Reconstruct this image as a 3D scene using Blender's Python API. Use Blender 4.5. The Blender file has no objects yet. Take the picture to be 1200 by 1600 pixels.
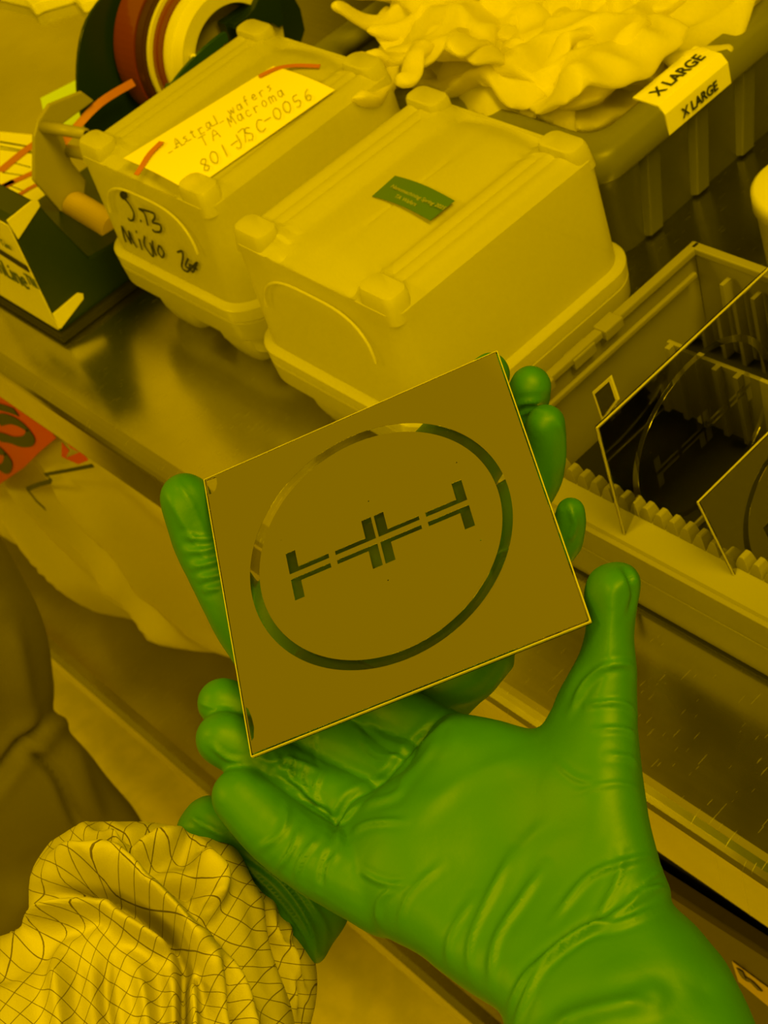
import bpy, bmesh, math, random
import numpy as np
from mathutils import Vector, Matrix, noise
sc = bpy.context.scene
COL = sc.collection
# ------------------------------------------------------------------ camera
TZ = 0.9                                   # worktop height above the floor
FPX = 2405.4
RM = np.array([[0.6610, 0.7023, -0.2642], [0.3946, -0.6258, -0.6729], [-0.6379, 0.3407, -0.6910]])
u_, s_, v_ = np.linalg.svd(RM); RM = u_ @ v_
CAM = np.array([0.0, -0.2523, 0.6360 + TZ])
cam = bpy.data.cameras.new('camera'); camo = bpy.data.objects.new('camera', cam); COL.objects.link(camo)
cam.sensor_fit = 'VERTICAL'; cam.sensor_height = 24.0; cam.sensor_width = 18.0; cam.lens = FPX * 24.0 / 1600.0
cam.clip_start = 0.02; cam.clip_end = 50
mw = Matrix.Identity(4)
for i in range(3):
    mw[i][0] = RM[0][i]; mw[i][1] = -RM[1][i]; mw[i][2] = -RM[2][i]; mw[i][3] = CAM[i]
camo.matrix_world = mw
cam.dof.use_dof = True; cam.dof.focus_distance = 0.56; cam.dof.aperture_fstop = 20
sc.camera = camo
# ------------------------------------------------------------------ world and lamps (yellow-filtered room)
sc.view_settings.view_transform = 'Standard'; sc.view_settings.look = 'None'
sc.view_settings.gamma = 1.0; sc.view_settings.use_curve_mapping = False; sc.view_settings.exposure = 0.0
YEL = (1.0, 0.63, 0.0)
world = bpy.data.worlds.new('world'); sc.world = world; world.use_nodes = True
wn = world.node_tree.nodes; wl = world.node_tree.links
bgn = wn['Background']
tc = wn.new('ShaderNodeTexCoord'); sep = wn.new('ShaderNodeSeparateXYZ'); wl.new(tc.outputs['Generated'], sep.inputs[0])
at2 = wn.new('ShaderNodeMath'); at2.operation = 'ARCTAN2'
neg = wn.new('ShaderNodeMath'); neg.operation = 'MULTIPLY'; neg.inputs[1].default_value = -1
wl.new(sep.outputs[0], neg.inputs[0]); wl.new(sep.outputs[1], at2.inputs[0]); wl.new(neg.outputs[0], at2.inputs[1])
wr = wn.new('ShaderNodeValToRGB'); mr = wn.new('ShaderNodeMapRange')
mr.inputs['From Min'].default_value = -math.pi; mr.inputs['From Max'].default_value = math.pi
wl.new(at2.outputs[0], mr.inputs['Value']); wl.new(mr.outputs[0], wr.inputs['Fac'])
def a01(a): return (a + math.pi) / (2 * math.pi)
WORLD_STOPS = [(-2.6, .06), (-1.4, .10), (-0.55, .36), (0.22, .42), (0.36, .78), (0.45, .60), (0.54, .34), (0.63, .02), (1.1, .015), (2.2, .04), (2.9, .06)]
els = wr.color_ramp.elements
els[0].position = a01(WORLD_STOPS[0][0]); els[1].position = a01(WORLD_STOPS[-1][0])
for k, (a, v) in enumerate(WORLD_STOPS[1:-1]): els.new(a01(a))
for e_, (a, v) in zip(els, WORLD_STOPS): e_.color = (v, v * .59, 0, 1)
wl.new(wr.outputs[0], bgn.inputs['Color']); bgn.inputs['Strength'].default_value = 1.0
def area(name, loc, target, sx, sy, power):
    l = bpy.data.lights.new(name, 'AREA'); l.shape = 'RECTANGLE'; l.size = sx; l.size_y = sy; l.energy = power; l.color = YEL
    o = bpy.data.objects.new(name, l); COL.objects.link(o); o.location = loc
    o.rotation_euler = (Vector(target) - Vector(loc)).to_track_quat('-Z', 'Y').to_euler(); return o
area('overhead_area', (0.45, 0.15, 2.9), (-0.6, 0.1, 0.9), 0.6, 1.3, 44)
area('overhead_area', (0.6, -1.3, 2.6), (-0.9, 0.0, 0.6), 1.2, 0.6, 22)
area('overhead_area', (-1.9, -1.8, 2.9), (-1.3, 0.0, 0.0), 1.0, 0.5, 30)  # unseen extra light, added to brighten the floor at left
# ------------------------------------------------------------------ helpers
def ray(px, py): return RM.T @ np.array([(px - 600) / FPX, (py - 800) / FPX, 1.0])
def on(ax, v, px, py):
    d = ray(px, py); k = 'xyz'.index(ax); v = v + (TZ if k == 2 else 0)
    return Vector(CAM + d * ((v - CAM[k]) / d[k]))
def dp(px, py, D): return Vector(CAM + ray(px, py) * D)
def proj(P):
    q = (np.atleast_2d(P) - CAM) @ RM.T
    return np.c_[600 + FPX * q[:, 0] / q[:, 2], 800 + FPX * q[:, 1] / q[:, 2], q[:, 2]]
def lin(c): c = c / 255.; return c / 12.92 if c <= .04045 else ((c + .055) / 1.055) ** 2.4
def mat(name, col, rough=.5, metal=0., **kw):
    m = bpy.data.materials.new(name); m.use_nodes = True
    b = m.node_tree.nodes['Principled BSDF']
    b.inputs['Base Color'].default_value = (*col, 1); b.inputs['Roughness'].default_value = rough; b.inputs['Metallic'].default_value = metal
    for k, v in kw.items(): b.inputs[k.replace('_', ' ')].default_value = v
    return m
def bump(m, scale, strength, dist=.001, stretch=None, detail=4, coords='Object'):
    nt = m.node_tree; n = nt.nodes; b = n['Principled BSDF']
    t = n.new('ShaderNodeTexCoord'); mp = n.new('ShaderNodeMapping'); nz = n.new('ShaderNodeTexNoise'); bp = n.new('ShaderNodeBump')
    if stretch: mp.inputs['Scale'].default_value = stretch
    nz.inputs['Scale'].default_value = scale; nz.inputs['Detail'].default_value = detail
    bp.inputs['Strength'].default_value = strength; bp.inputs['Distance'].default_value = dist
    nt.links.new(t.outputs[coords], mp.inputs[0]); nt.links.new(mp.outputs[0], nz.inputs[0])
    nt.links.new(nz.outputs[0], bp.inputs['Height']); nt.links.new(bp.outputs[0], b.inputs['Normal'])
    return m
def vary(m, scale, c1, c2, stretch=None, lo=.35, hi=.65, to='Base Color', detail=5):
    nt = m.node_tree; n = nt.nodes; b = n['Principled BSDF']
    t = n.new('ShaderNodeTexCoord'); mp = n.new('ShaderNodeMapping'); nz = n.new('ShaderNodeTexNoise'); cr = n.new('ShaderNodeValToRGB')
    if stretch: mp.inputs['Scale'].default_value = stretch
    nz.inputs['Scale'].default_value = scale; nz.inputs['Detail'].default_value = detail
    cr.color_ramp.elements[0].position = lo; cr.color_ramp.elements[1].position = hi
    cr.color_ramp.elements[0].color = (*c1, 1); cr.color_ramp.elements[1].color = (*c2, 1)
    nt.links.new(t.outputs['Object'], mp.inputs[0]); nt.links.new(mp.outputs[0], nz.inputs[0])
    nt.links.new(nz.outputs[0], cr.inputs[0]); nt.links.new(cr.outputs[0], b.inputs[to])
    return m
def plastic(name, col, trans=.4, rough=.3, clear=0.0):
    m = bpy.data.materials.new(name); m.use_nodes = True; nt = m.node_tree; n = nt.nodes; L = nt.links
    b = n['Principled BSDF']; b.inputs['Base Color'].default_value = (*col, 1); b.inputs['Roughness'].default_value = rough
    tr = n.new('ShaderNodeBsdfTranslucent'); tr.inputs[0].default_value = (*col, 1)
    mx = n.new('ShaderNodeMixShader'); mx.inputs[0].default_value = trans
    L.new(b.outputs[0], mx.inputs[1]); L.new(tr.outputs[0], mx.inputs[2]); last = mx
    if clear > 0:
        tp = n.new('ShaderNodeBsdfTransparent'); tp.inputs[0].default_value = (.95, .95, .95, 1)
        m2 = n.new('ShaderNodeMixShader'); m2.inputs[0].default_value = clear
        L.new(mx.outputs[0], m2.inputs[1]); L.new(tp.outputs[0], m2.inputs[2]); last = m2
    L.new(last.outputs[0], n['Material Output'].inputs[0])
    return m
def tag(o, label=None, cat=None, group=None, kind=None):
    if label: o['label'] = label
    if cat: o['category'] = cat
    if group: o['group'] = group
    if kind: o['kind'] = kind
    return o
def thing(name, loc, label, cat, rz=0, group=None):
    o = bpy.data.objects.new(name, None); COL.objects.link(o); o.location = loc; o.rotation_euler = (0, 0, rz)
    o.empty_display_size = .02
    return tag(o, label, cat, group)
def wmat(o):
    M = Matrix.Translation(o.location) @ o.rotation_euler.to_matrix().to_4x4()
    return (wmat(o.parent) @ M) if o.parent else M
def link(name, me, m, parent=None, smooth=True, world_space=True):
    if m: me.materials.clear(); me.materials.append(m)
    if smooth is not None:
        me.polygons.foreach_set('use_smooth', [smooth] * len(me.polygons))
    o = bpy.data.objects.new(name, me); COL.objects.link(o)
    if parent:
        if world_space: me.transform(wmat(parent).inverted())
        o.parent = parent
    me.update(); return o
class MB:
    def __init__(s): s.v = []; s.f = []
    def add(s, v, f):
        k = len(s.v); s.v += [tuple(p) for p in v]; s.f += [tuple(i + k for i in q) for q in f]; return s
    def box(s, x0, x1, y0, y1, z0, z1, M=None):
        v = [Vector((x, y, z)) for z in (z0, z1) for y in (y0, y1) for x in (x0, x1)]
        if M: v = [M @ p for p in v]
        return s.add(v, [(0, 2, 3, 1), (4, 5, 7, 6), (0, 1, 5, 4), (2, 6, 7, 3), (0, 4, 6, 2), (1, 3, 7, 5)])
    def loft(s, rings, cap0=True, cap1=True, closed=True):
        n = len(rings[0]); v = [p for r in rings for p in r]; f = []
        for i in range(len(rings) - 1):
            for j in range(n if closed else n - 1):
                a = i * n + j; b = i * n + (j + 1) % n; f.append((a, b, b + n, a + n))
        if cap0: f.append(tuple(range(n))[::-1])
        if cap1: f.append(tuple((len(rings) - 1) * n + j for j in range(n)))
        return s.add(v, f)
    def tube(s, path, rad, n=16, caps=True, flat=1.0, up=None):
        P = [Vector(p) for p in path]; rad = rad if hasattr(rad, '__len__') else [rad] * len(P); rings = []
        t0 = (P[1] - P[0]).normalized(); ref = Vector(up) if up else (Vector((0, 0, 1)) if abs(t0.z) < .9 else Vector((1, 0, 0)))
        for i, p in enumerate(P):
            t = (P[min(i + 1, len(P) - 1)] - P[max(i - 1, 0)]).normalized()
            a = t.cross(ref).normalized(); b = a.cross(t).normalized()
            if not up: ref = b
            rings.append([p + rad[i] * (math.cos(q) * a + flat * math.sin(q) * b) for q in (2 * math.pi * k / n for k in range(n))])
        return s.loft(rings, caps, caps)
    def cyl(s, c, ax, r, h, n=32, r2=None):
        c = Vector(c); ax = Vector(ax).normalized(); return s.tube([c, c + ax * h], [r, r if r2 is None else r2], n)
    def strand(s, path, rad, n=18, sub=6, round0=True, round1=True):
        P, Rr = catmull(path, rad, sub)
        def capf(p, q, r, rev):
            d = (p - q).normalized(); pts = []
            for k in range(1, 6):
                a = k / 5.5 * math.pi / 2; pts.append((p + d * r * math.sin(a), r * math.cos(a)))
            return pts[::-1] if rev else pts
        A = capf(P[0], P[1], Rr[0], True) if round0 else []; B = capf(P[-1], P[-2], Rr[-1], False) if round1 else []
        L = A + list(zip(P, Rr)) + B
        return s.tube([a for a, b in L], [b for a, b in L], n)
    def mesh(s, name, bevel=0, seg=2, recalc=True):
        me = bpy.data.meshes.new(name); me.from_pydata([tuple(p) for p in s.v], [], s.f)
        bm = bmesh.new(); bm.from_mesh(me)
        if recalc: bmesh.ops.recalc_face_normals(bm, faces=bm.faces)
        if bevel: bmesh.ops.bevel(bm, geom=[e for e in bm.edges if e.is_manifold and e.calc_face_angle(0) > .3], offset=bevel, segments=seg, profile=.6, affect='EDGES', clamp_overlap=True)
        bm.to_mesh(me); bm.free(); return me
    def build(s, name, m, parent=None, bevel=0, smooth=None, seg=2, label=None):
        o = link(name, s.mesh(name, bevel, seg), m, parent, smooth if smooth is not None else False)
        if label: o['label'] = label
        return o
def catmull(path, rad, sub):
    P = [Vector(p) for p in path]; out = []; ro = []; n = len(P)
    for i in range(n - 1):
        p0, p1, p2, p3 = P[max(i - 1, 0)], P[i], P[i + 1], P[min(i + 2, n - 1)]
        for k in range(sub):
            t = k / sub
            out.append(.5 * ((2 * p1) + (p2 - p0) * t + (2 * p0 - 5 * p1 + 4 * p2 - p3) * t * t + (3 * p1 - p0 - 3 * p2 + p3) * t ** 3))
            ro.append(rad[i] * (1 - t) + rad[i + 1] * t)
    return out + [P[-1]], ro + [rad[-1]]
def smooth_poly(pts, sub=6, closed=True):
    P = [np.array(p, float) for p in pts]; n = len(P); out = []
    for i in range(n if closed else n - 1):
        g = (lambda k: P[k % n]) if closed else (lambda k: P[min(max(k, 0), n - 1)])
        p0, p1, p2, p3 = g(i - 1), g(i), g(i + 1), g(i + 2)
        for k in range(sub):
            t = k / sub
            out.append(.5 * (2 * p1 + (p2 - p0) * t + (2 * p0 - 5 * p1 + 4 * p2 - p3) * t * t + (3 * p1 - p0 - 3 * p2 + p3) * t ** 3))
    if not closed: out.append(P[-1])
    return np.array(out)
def seg_dist(Q, poly, closed=True):
    best = np.full(len(Q), 1e9); n = len(poly)
    for i in range(n if closed else n - 1):
        a = poly[i]; b = poly[(i + 1) % n]; d = b - a; L = d @ d + 1e-12
        t = np.clip(((Q - a) @ d) / L, 0, 1); best = np.minimum(best, np.linalg.norm(Q - a - t[:, None] * d, axis=1))
    return best
def inside(Q, poly):
    c = np.zeros(len(Q), bool); n = len(poly)
    for i in range(n):
        x1, y1 = poly[i]; x2, y2 = poly[(i + 1) % n]
        m = (y1 > Q[:, 1]) != (y2 > Q[:, 1])
        with np.errstate(divide='ignore', invalid='ignore'):
            c ^= m & (Q[:, 0] < (x2 - x1) * (Q[:, 1] - y1) / (y2 - y1 + 1e-15) + x1)
    return c
def tps(ctrl):
    C = np.array(ctrl, float); X = C[:, :2] / 500.; n = len(X)
    K = np.linalg.norm(X[:, None] - X[None], axis=2); A = np.zeros((n + 3, n + 3)); A[:n, :n] = K
    A[:n, n] = 1; A[:n, n + 1:] = X; A[n, :n] = 1; A[n + 1:, :n] = X.T
    w = np.linalg.solve(A, np.r_[C[:, 2], 0, 0, 0])
    return lambda Q: np.linalg.norm(Q[:, None] / 500. - X[None], axis=2) @ w[:n] + w[n] + (Q / 500.) @ w[n + 1:]
def pillow(outline, mapf, step, Rr, T, sub=5, back=1.0, front=1.0):
    """Rounded solid with the given outline; mapf(Q, off) gives points with off = thickness towards (+) / away (-)."""
    poly = smooth_poly(outline, sub); lo = poly.min(0) - step; hi = poly.max(0) + step
    nx = int((hi[0] - lo[0]) / step) + 2; ny = int((hi[1] - lo[1]) / step) + 2
    gx, gy = np.meshgrid(lo[0] + np.arange(nx) * step, lo[1] + np.arange(ny) * step); Q = np.c_[gx.ravel(), gy.ravel()]
    ins = inside(Q, poly); d = seg_dist(Q, poly); d = np.where(ins, d, 0)
    t = T * np.sqrt(np.clip(1 - (1 - np.minimum(d, Rr) / Rr) ** 2, 0, 1))
    I = ins.reshape(ny, nx); cells = I[:-1, :-1] | I[1:, :-1] | I[:-1, 1:] | I[1:, 1:]
    need = np.zeros(len(Q), bool)
    cj, ci = np.nonzero(cells); base = cj * nx + ci
    for o_ in (0, 1, nx, nx + 1): need[base + o_] = True
    need &= ~ins
    if need.any():
        S = Q[need]; bd = np.full(len(S), 1e9); bp_ = S.copy(); n_ = len(poly)
        for i in range(n_):
            a_ = poly[i]; d_ = poly[(i + 1) % n_] - a_; tt = np.clip(((S - a_) @ d_) / (d_ @ d_ + 1e-12), 0, 1); c_ = a_ + tt[:, None] * d_
            dd_ = np.linalg.norm(S - c_, axis=1); m_ = dd_ < bd; bd[m_] = dd_[m_]; bp_[m_] = c_[m_]
        Q = Q.copy(); Q[need] = bp_
    F = mapf(Q, t * front); B = mapf(Q, -t * back); v = []; fi = -np.ones(len(Q), int); bi = fi.copy(); f = []; uv = []
    def vid(k, fr):
        if not ins[k]:
            if fi[k] < 0: fi[k] = bi[k] = len(v); v.append(F[k]); uv.append(Q[k])
            return fi[k]
        arr = fi if fr else bi
        if arr[k] < 0: arr[k] = len(v); v.append((F if fr else B)[k]); uv.append(Q[k])
        return arr[k]
    for j, i in zip(*np.nonzero(cells)):
        a = j * nx + i; q = (a, a + 1, a + nx + 1, a + nx)
        f.append(tuple(vid(k, True) for k in q)); f.append(tuple(vid(k, False) for k in q[::-1]))
    return v, f, uv
def voxel(mb, size, iters=8, name='m'):
    me = mb.mesh(name); o = bpy.data.objects.new('tmp', me); COL.objects.link(o)
    r = o.modifiers.new('r', 'REMESH'); r.mode = 'VOXEL'; r.voxel_size = size
    if iters: s = o.modifiers.new('s', 'SMOOTH'); s.factor = .5; s.iterations = iters
    dg = bpy.context.evaluated_depsgraph_get(); dg.update()
    out = bpy.data.meshes.new_from_object(o.evaluated_get(dg)); out.name = name
    bpy.data.objects.remove(o); return out
def coords(me):
    a = np.zeros(len(me.vertices) * 3); me.vertices.foreach_get('co', a); return a.reshape(-1, 3)
def setco(me, a): me.vertices.foreach_set('co', np.ascontiguousarray(a).ravel()); me.update()
def normals(me):
    a = np.zeros(len(me.vertices) * 3); me.vertices.foreach_get('normal', a); return a.reshape(-1, 3)
def sculpt(me, folds, extra=None, FW=1.05, FA=.8):
    """folds: (polyline in picture px, width px, amplitude m); ridges (+) and creases (-) on the side that faces the room."""
    P = coords(me); N = normals(me); q = proj(P); V = (P - CAM); V /= np.linalg.norm(V, axis=1)[:, None]
    face = np.clip(-(N * V).sum(1) * 1.6, 0, 1); D = np.zeros(len(P))
    for poly, w, amp in folds:
        w = w * FW; amp = amp * FA
        pl = smooth_poly(poly, 6, False); lo = pl.min(0) - 4 * w; hi = pl.max(0) + 4 * w
        m = ((q[:, :2] > lo) & (q[:, :2] < hi)).all(1)
        if not m.any(): continue
        Q = q[m, :2]; d = seg_dist(Q, pl, False)
        # taper towards both ends
        e0 = np.linalg.norm(Q - pl[0], axis=1); e1 = np.linalg.norm(Q - pl[-1], axis=1)
        L = np.linalg.norm(np.diff(pl, axis=0), axis=1).sum(); tp = np.clip(np.minimum(e0, e1) / (.22 * L + 1e-6), 0.15, 1)
        D[m] += amp * tp * (np.exp(-(d / w) ** 2) - .25 * np.exp(-((d - 2.1 * w) / (1.2 * w)) ** 2))
    D = D * face
    if extra is not None: D = D + extra(P, q)
    setco(me, P + N * D[:, None])
def vnoise(P, scale, seed=0.):
    return np.array([noise.noise(Vector(p) * scale + Vector((seed, seed * 1.7, -seed))) for p in P])
def ribbon(mb, pts, nrm, w, off=.0004, sub=4):
    P = [Vector(p) for p in (catmull(pts, [1] * len(pts), sub)[0] if sub > 1 else pts)]; nrm = Vector(nrm).normalized(); v = []; n = len(P)
    for lay in (0, 1):
        for i, p in enumerate(P):
            t = (P[min(i + 1, n - 1)] - P[max(i - 1, 0)]).normalized(); s = t.cross(nrm).normalized() * w / 2
            v += [p + s + nrm * off * (lay + .2), p - s + nrm * off * (lay + .2)]
    f = [(2 * i, 2 * i + 1, 2 * i + 3, 2 * i + 2) for i in range(n - 1)] + [(2 * n + 2 * i, 2 * n + 2 * i + 2, 2 * n + 2 * i + 3, 2 * n + 2 * i + 1) for i in range(n - 1)]
    f += [(2 * i, 2 * i + 2, 2 * n + 2 * i + 2, 2 * n + 2 * i) for i in range(n - 1)] + [(2 * i + 1, 2 * n + 2 * i + 1, 2 * n + 2 * i + 3, 2 * i + 3) for i in range(n - 1)]
    mb.add(v, f)
def text_mesh(s, size, depth=.0002, spacing=1.0, bold=0.0):
    c = bpy.data.curves.new('t', 'FONT'); c.body = s; c.size = size; c.extrude = depth; c.align_x = 'CENTER'; c.align_y = 'CENTER'; c.space_character = spacing; c.offset = bold
    o = bpy.data.objects.new('t', c); COL.objects.link(o); dg = bpy.context.evaluated_depsgraph_get(); dg.update()
    me = bpy.data.meshes.new_from_object(o.evaluated_get(dg)); bpy.data.objects.remove(o); return me
def frame(o, x, n):
    x = Vector(x).normalized(); n = Vector(n).normalized(); y = n.cross(x).normalized(); x = y.cross(n)
    M = Matrix.Identity(4)
    for i in range(3): M[i][0] = x[i]; M[i][1] = y[i]; M[i][2] = n[i]; M[i][3] = o[i]
    return M
def put_text(name, s, size, o, x, n, m, parent, sx=1.0, bold=0., label=None):
    me = text_mesh(s, size, .00015, 1.0, bold); me.transform(Matrix.Diagonal((sx, 1, 1, 1))); me.transform(frame(o, x, n)); ob = link(name, me, m, parent, False)
    if label: ob['label'] = label
    return ob
def W(x, y, z): return Vector((x, y, z + TZ))
# ------------------------------------------------------------------ materials
STEEL = mat('brushed_steel', (.56, .55, .53), .24, 1.0)
vary(STEEL, 6, (.13, .13, .13), (.27, .27, .27), (1, 1, 1), .35, .7, 'Roughness'); bump(STEEL, 160, .05, .0006, (.12, 1, 1))
def smudged(m, scale, a, b): return vary(m, scale, a, b, None, .3, .75, 'Base Color', 8)
smudged(STEEL, 9, (.45, .44, .42), (.62, .61, .59))
def scuffs(m):
    nt = m.node_tree; n = nt.nodes; L = nt.links; b = n['Principled BSDF']; base = b.inputs['Base Color'].links[0].from_socket; rg_ = b.inputs['Roughness'].links[0].from_socket
    t = n.new('ShaderNodeTexCoord'); acc = None
    for ang, sc_ in ((.5, (900, 48, 1)), (-.7, (800, 60, 1)), (1.3, (900, 70, 1))):
        mp = n.new('ShaderNodeMapping'); mp.inputs['Rotation'].default_value = (0, 0, ang); mp.inputs['Scale'].default_value = sc_
        nz = n.new('ShaderNodeTexNoise'); nz.inputs['Scale'].default_value = 1; nz.inputs['Detail'].default_value = 1
        gt = n.new('ShaderNodeMath'); gt.operation = 'GREATER_THAN'; gt.inputs[1].default_value = .752
        L.new(t.outputs['Object'], mp.inputs[0]); L.new(mp.outputs[0], nz.inputs[0]); L.new(nz.outputs[0], gt.inputs[0])
        if acc is None: acc = gt
        else: mx = n.new('ShaderNodeMath'); mx.operation = 'MAXIMUM'; L.new(acc.outputs[0], mx.inputs[0]); L.new(gt.outputs[0], mx.inputs[1]); acc = mx
    ad = n.new('ShaderNodeMath'); ad.operation = 'MULTIPLY_ADD'; ad.inputs[1].default_value = .16; L.new(acc.outputs[0], ad.inputs[0]); L.new(rg_, ad.inputs[2]); L.new(ad.outputs[0], b.inputs['Roughness'])
scuffs(STEEL)
def worn_steel():
    m = mat('scratched_steel', (.5, .5, .48), .3, 1.0); return m
FLOORM = vary(mat('vinyl_floor', (.5, .47, .4), .45), 30, (.68, .62, .5), (.78, .70, .56), None, .4, .6)
PP = plastic('milky_plastic', (.80, .79, .72), .45, .25, .10)
PPB = plastic('milky_plastic_base', (.72, .71, .64), .42, .3, .10)
PPC = plastic('cassette_plastic', (.42, .41, .30), .35, .38, .04)
PAPER = mat('paper', (.86, .84, .8), .7)
NOTE = mat('note_paper', (.95, .88, .75), .6)
INK = mat('marker_ink', (.015, .02, .02), .5)
PENCIL = mat('pencil_line', (.36, .34, .25), .6)
GRNLAB = mat('green_label', (.075, .17, .11), .45)
LABTXT = mat('label_print', (.34, .38, .3), .5)
GREY = bump(mat('grey_bin_plastic', (.11, .115, .11), .42), 300, .1, .0005)
GREYR = bump(mat('grey_rim_plastic', (.17, .175, .16), .4), 300, .1, .0005)
LATEX = bump(plastic('white_latex', (.95, .92, .84), .5, .6), 60, .25, .002)
NITR = mat('green_nitrile', (.036, .20, .11), .5)
bump(NITR, 420, .12, .0006, (1, 1, 1), 6)
BLACK = mat('black_plastic', (.012, .03, .02), .3)
DKGRN = mat('dark_green_plastic', (.02, .07, .035), .3)
BEIGE = mat('beige_plastic', (.36, .34, .26), .4)
WHITEP = mat('white_plastic', (.72, .70, .62), .4)
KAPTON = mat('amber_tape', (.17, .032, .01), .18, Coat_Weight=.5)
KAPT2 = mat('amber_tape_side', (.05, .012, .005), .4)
ORTAPE = mat('orange_tape', (.52, .17, .03), .4)
STICKY = mat('yellow_green_paper', (.62, .90, .1), .7)
CARD = mat('tan_card', (.60, .45, .3), .7)
ORANGE = mat('orange_print', (.62, .065, .01), .6)
BAGM = plastic('bag_film', (.92, .88, .72), .35, .32)
BAGM_INK = mat('bag_print_ink', (.03, .045, .02), .6)
COVER = bump(mat('olive_coverall', (.17, .155, .12), .8), 260, .3, .0008)
CHROME = mat('chrome_film', (.56, .56, .56), .03, 1.0)
DARKGAP = mat('black_parts_and_gaps', (.01, .01, .01), .6)  # flat black for real dark parts and for painted shade in gaps
BROWN = mat('brown_bin_plastic', (.06, .045, .03), .45)
EDGE = plastic('ground_glass_edge', (.8, .78, .7), .5, .5)
def glassmat(name, tint, rough=0.0):
    m = mat(name, tint, rough); b = m.node_tree.nodes['Principled BSDF']
    b.inputs['Transmission Weight'].default_value = 1.0; b.inputs['IOR'].default_value = 1.46; return m
GLASS = glassmat('quartz_glass', (.95, .96, .95))
def gridcloth():
    m = mat('grid_fabric', (.8, .76, .66), .75); nt = m.node_tree; n = nt.nodes; L = nt.links; b = n['Principled BSDF']
    t = n.new('ShaderNodeUVMap'); t.uv_map = 'cloth'; sp = n.new('ShaderNodeSeparateXYZ'); L.new(t.outputs[0], sp.inputs[0]); outs = []
    for k in (0, 1):
        fr = n.new('ShaderNodeMath'); fr.operation = 'FRACT'; L.new(sp.outputs[k], fr.inputs[0])
        lt = n.new('ShaderNodeMath'); lt.operation = 'LESS_THAN'; lt.inputs[1].default_value = .05; L.new(fr.outputs[0], lt.inputs[0]); outs.append(lt)
    mx = n.new('ShaderNodeMath'); mx.operation = 'MAXIMUM'; L.new(outs[0].outputs[0], mx.inputs[0]); L.new(outs[1].outputs[0], mx.inputs[1])
    c = n.new('ShaderNodeMix'); c.data_type = 'RGBA'; c.inputs[6].default_value = (.47, .445, .39, 1); c.inputs[7].default_value = (.11, .09, .06, 1)
    L.new(mx.outputs[0], c.inputs[0]); L.new(c.outputs[2], b.inputs['Base Color'])
    nz = n.new('ShaderNodeTexNoise'); nz.inputs['Scale'].default_value = 260; bp = n.new('ShaderNodeBump'); bp.inputs['Strength'].default_value = .15; bp.inputs['Distance'].default_value = .0006
    L.new(nz.outputs[0], bp.inputs['Height']); L.new(bp.outputs[0], b.inputs['Normal']); return m
GRID = gridcloth()
# ------------------------------------------------------------------ setting
f = MB().box(-5, 2.5, -2.5, 3, -.05, 0).build('floor', FLOORM); tag(f, kind='structure')
# steel worktop with a rolled front edge and an apron
tab = thing('worktop', W(-1.0, .35, -TZ), 'long stainless steel workbench holding the boxes, with folded front lip', 'workbench')
prof = [(-.0, 0), (.75, 0)]
rings = []
def prof_pts():
    p = [(.76, 0.0), (.012, 0.0)]
    for k in range(1, 6):
        a = k / 5 * math.pi / 2; p.append((.012 - .012 * math.sin(a) * 1.0, -.010 + .010 * math.cos(a)))
    p += [(0, -.046)]
    for k in range(1, 5):
        a = k / 4 * math.pi / 2; p.append((.006 - .006 * math.cos(a), -.046 - .006 * math.sin(a)))
    p += [(.03, -.052), (.03, -.049), (.008, -.048), (.003, -.044), (.003, -.012), (.014, -.003), (.76, -.003)]
    return p
pp = prof_pts()
MB().loft([[W(x, y, z) for y, z in pp] for x in (-2.6, .6)]).build('top', STEEL, tab, smooth=False)
sh = MB()
sp_ = [(.70, -.6), (-.006, -.6), (-.016, -.598), (-.022, -.604), (-.022, -.635), (-.018, -.635), (-.018, -.607), (-.006, -.603), (.70, -.603)]
sh.loft([[W(x, y, z) for y, z in sp_] for x in (-2.5, .55)]); sh.build('lower_shelf', STEEL, tab)
for x in (-2.45, .5):
    for y in (.04, .66):
        MB().cyl(W(x, y, -.9), (0, 0, 1), .019, .897, 24).build('leg', STEEL, tab, smooth=True)
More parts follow.
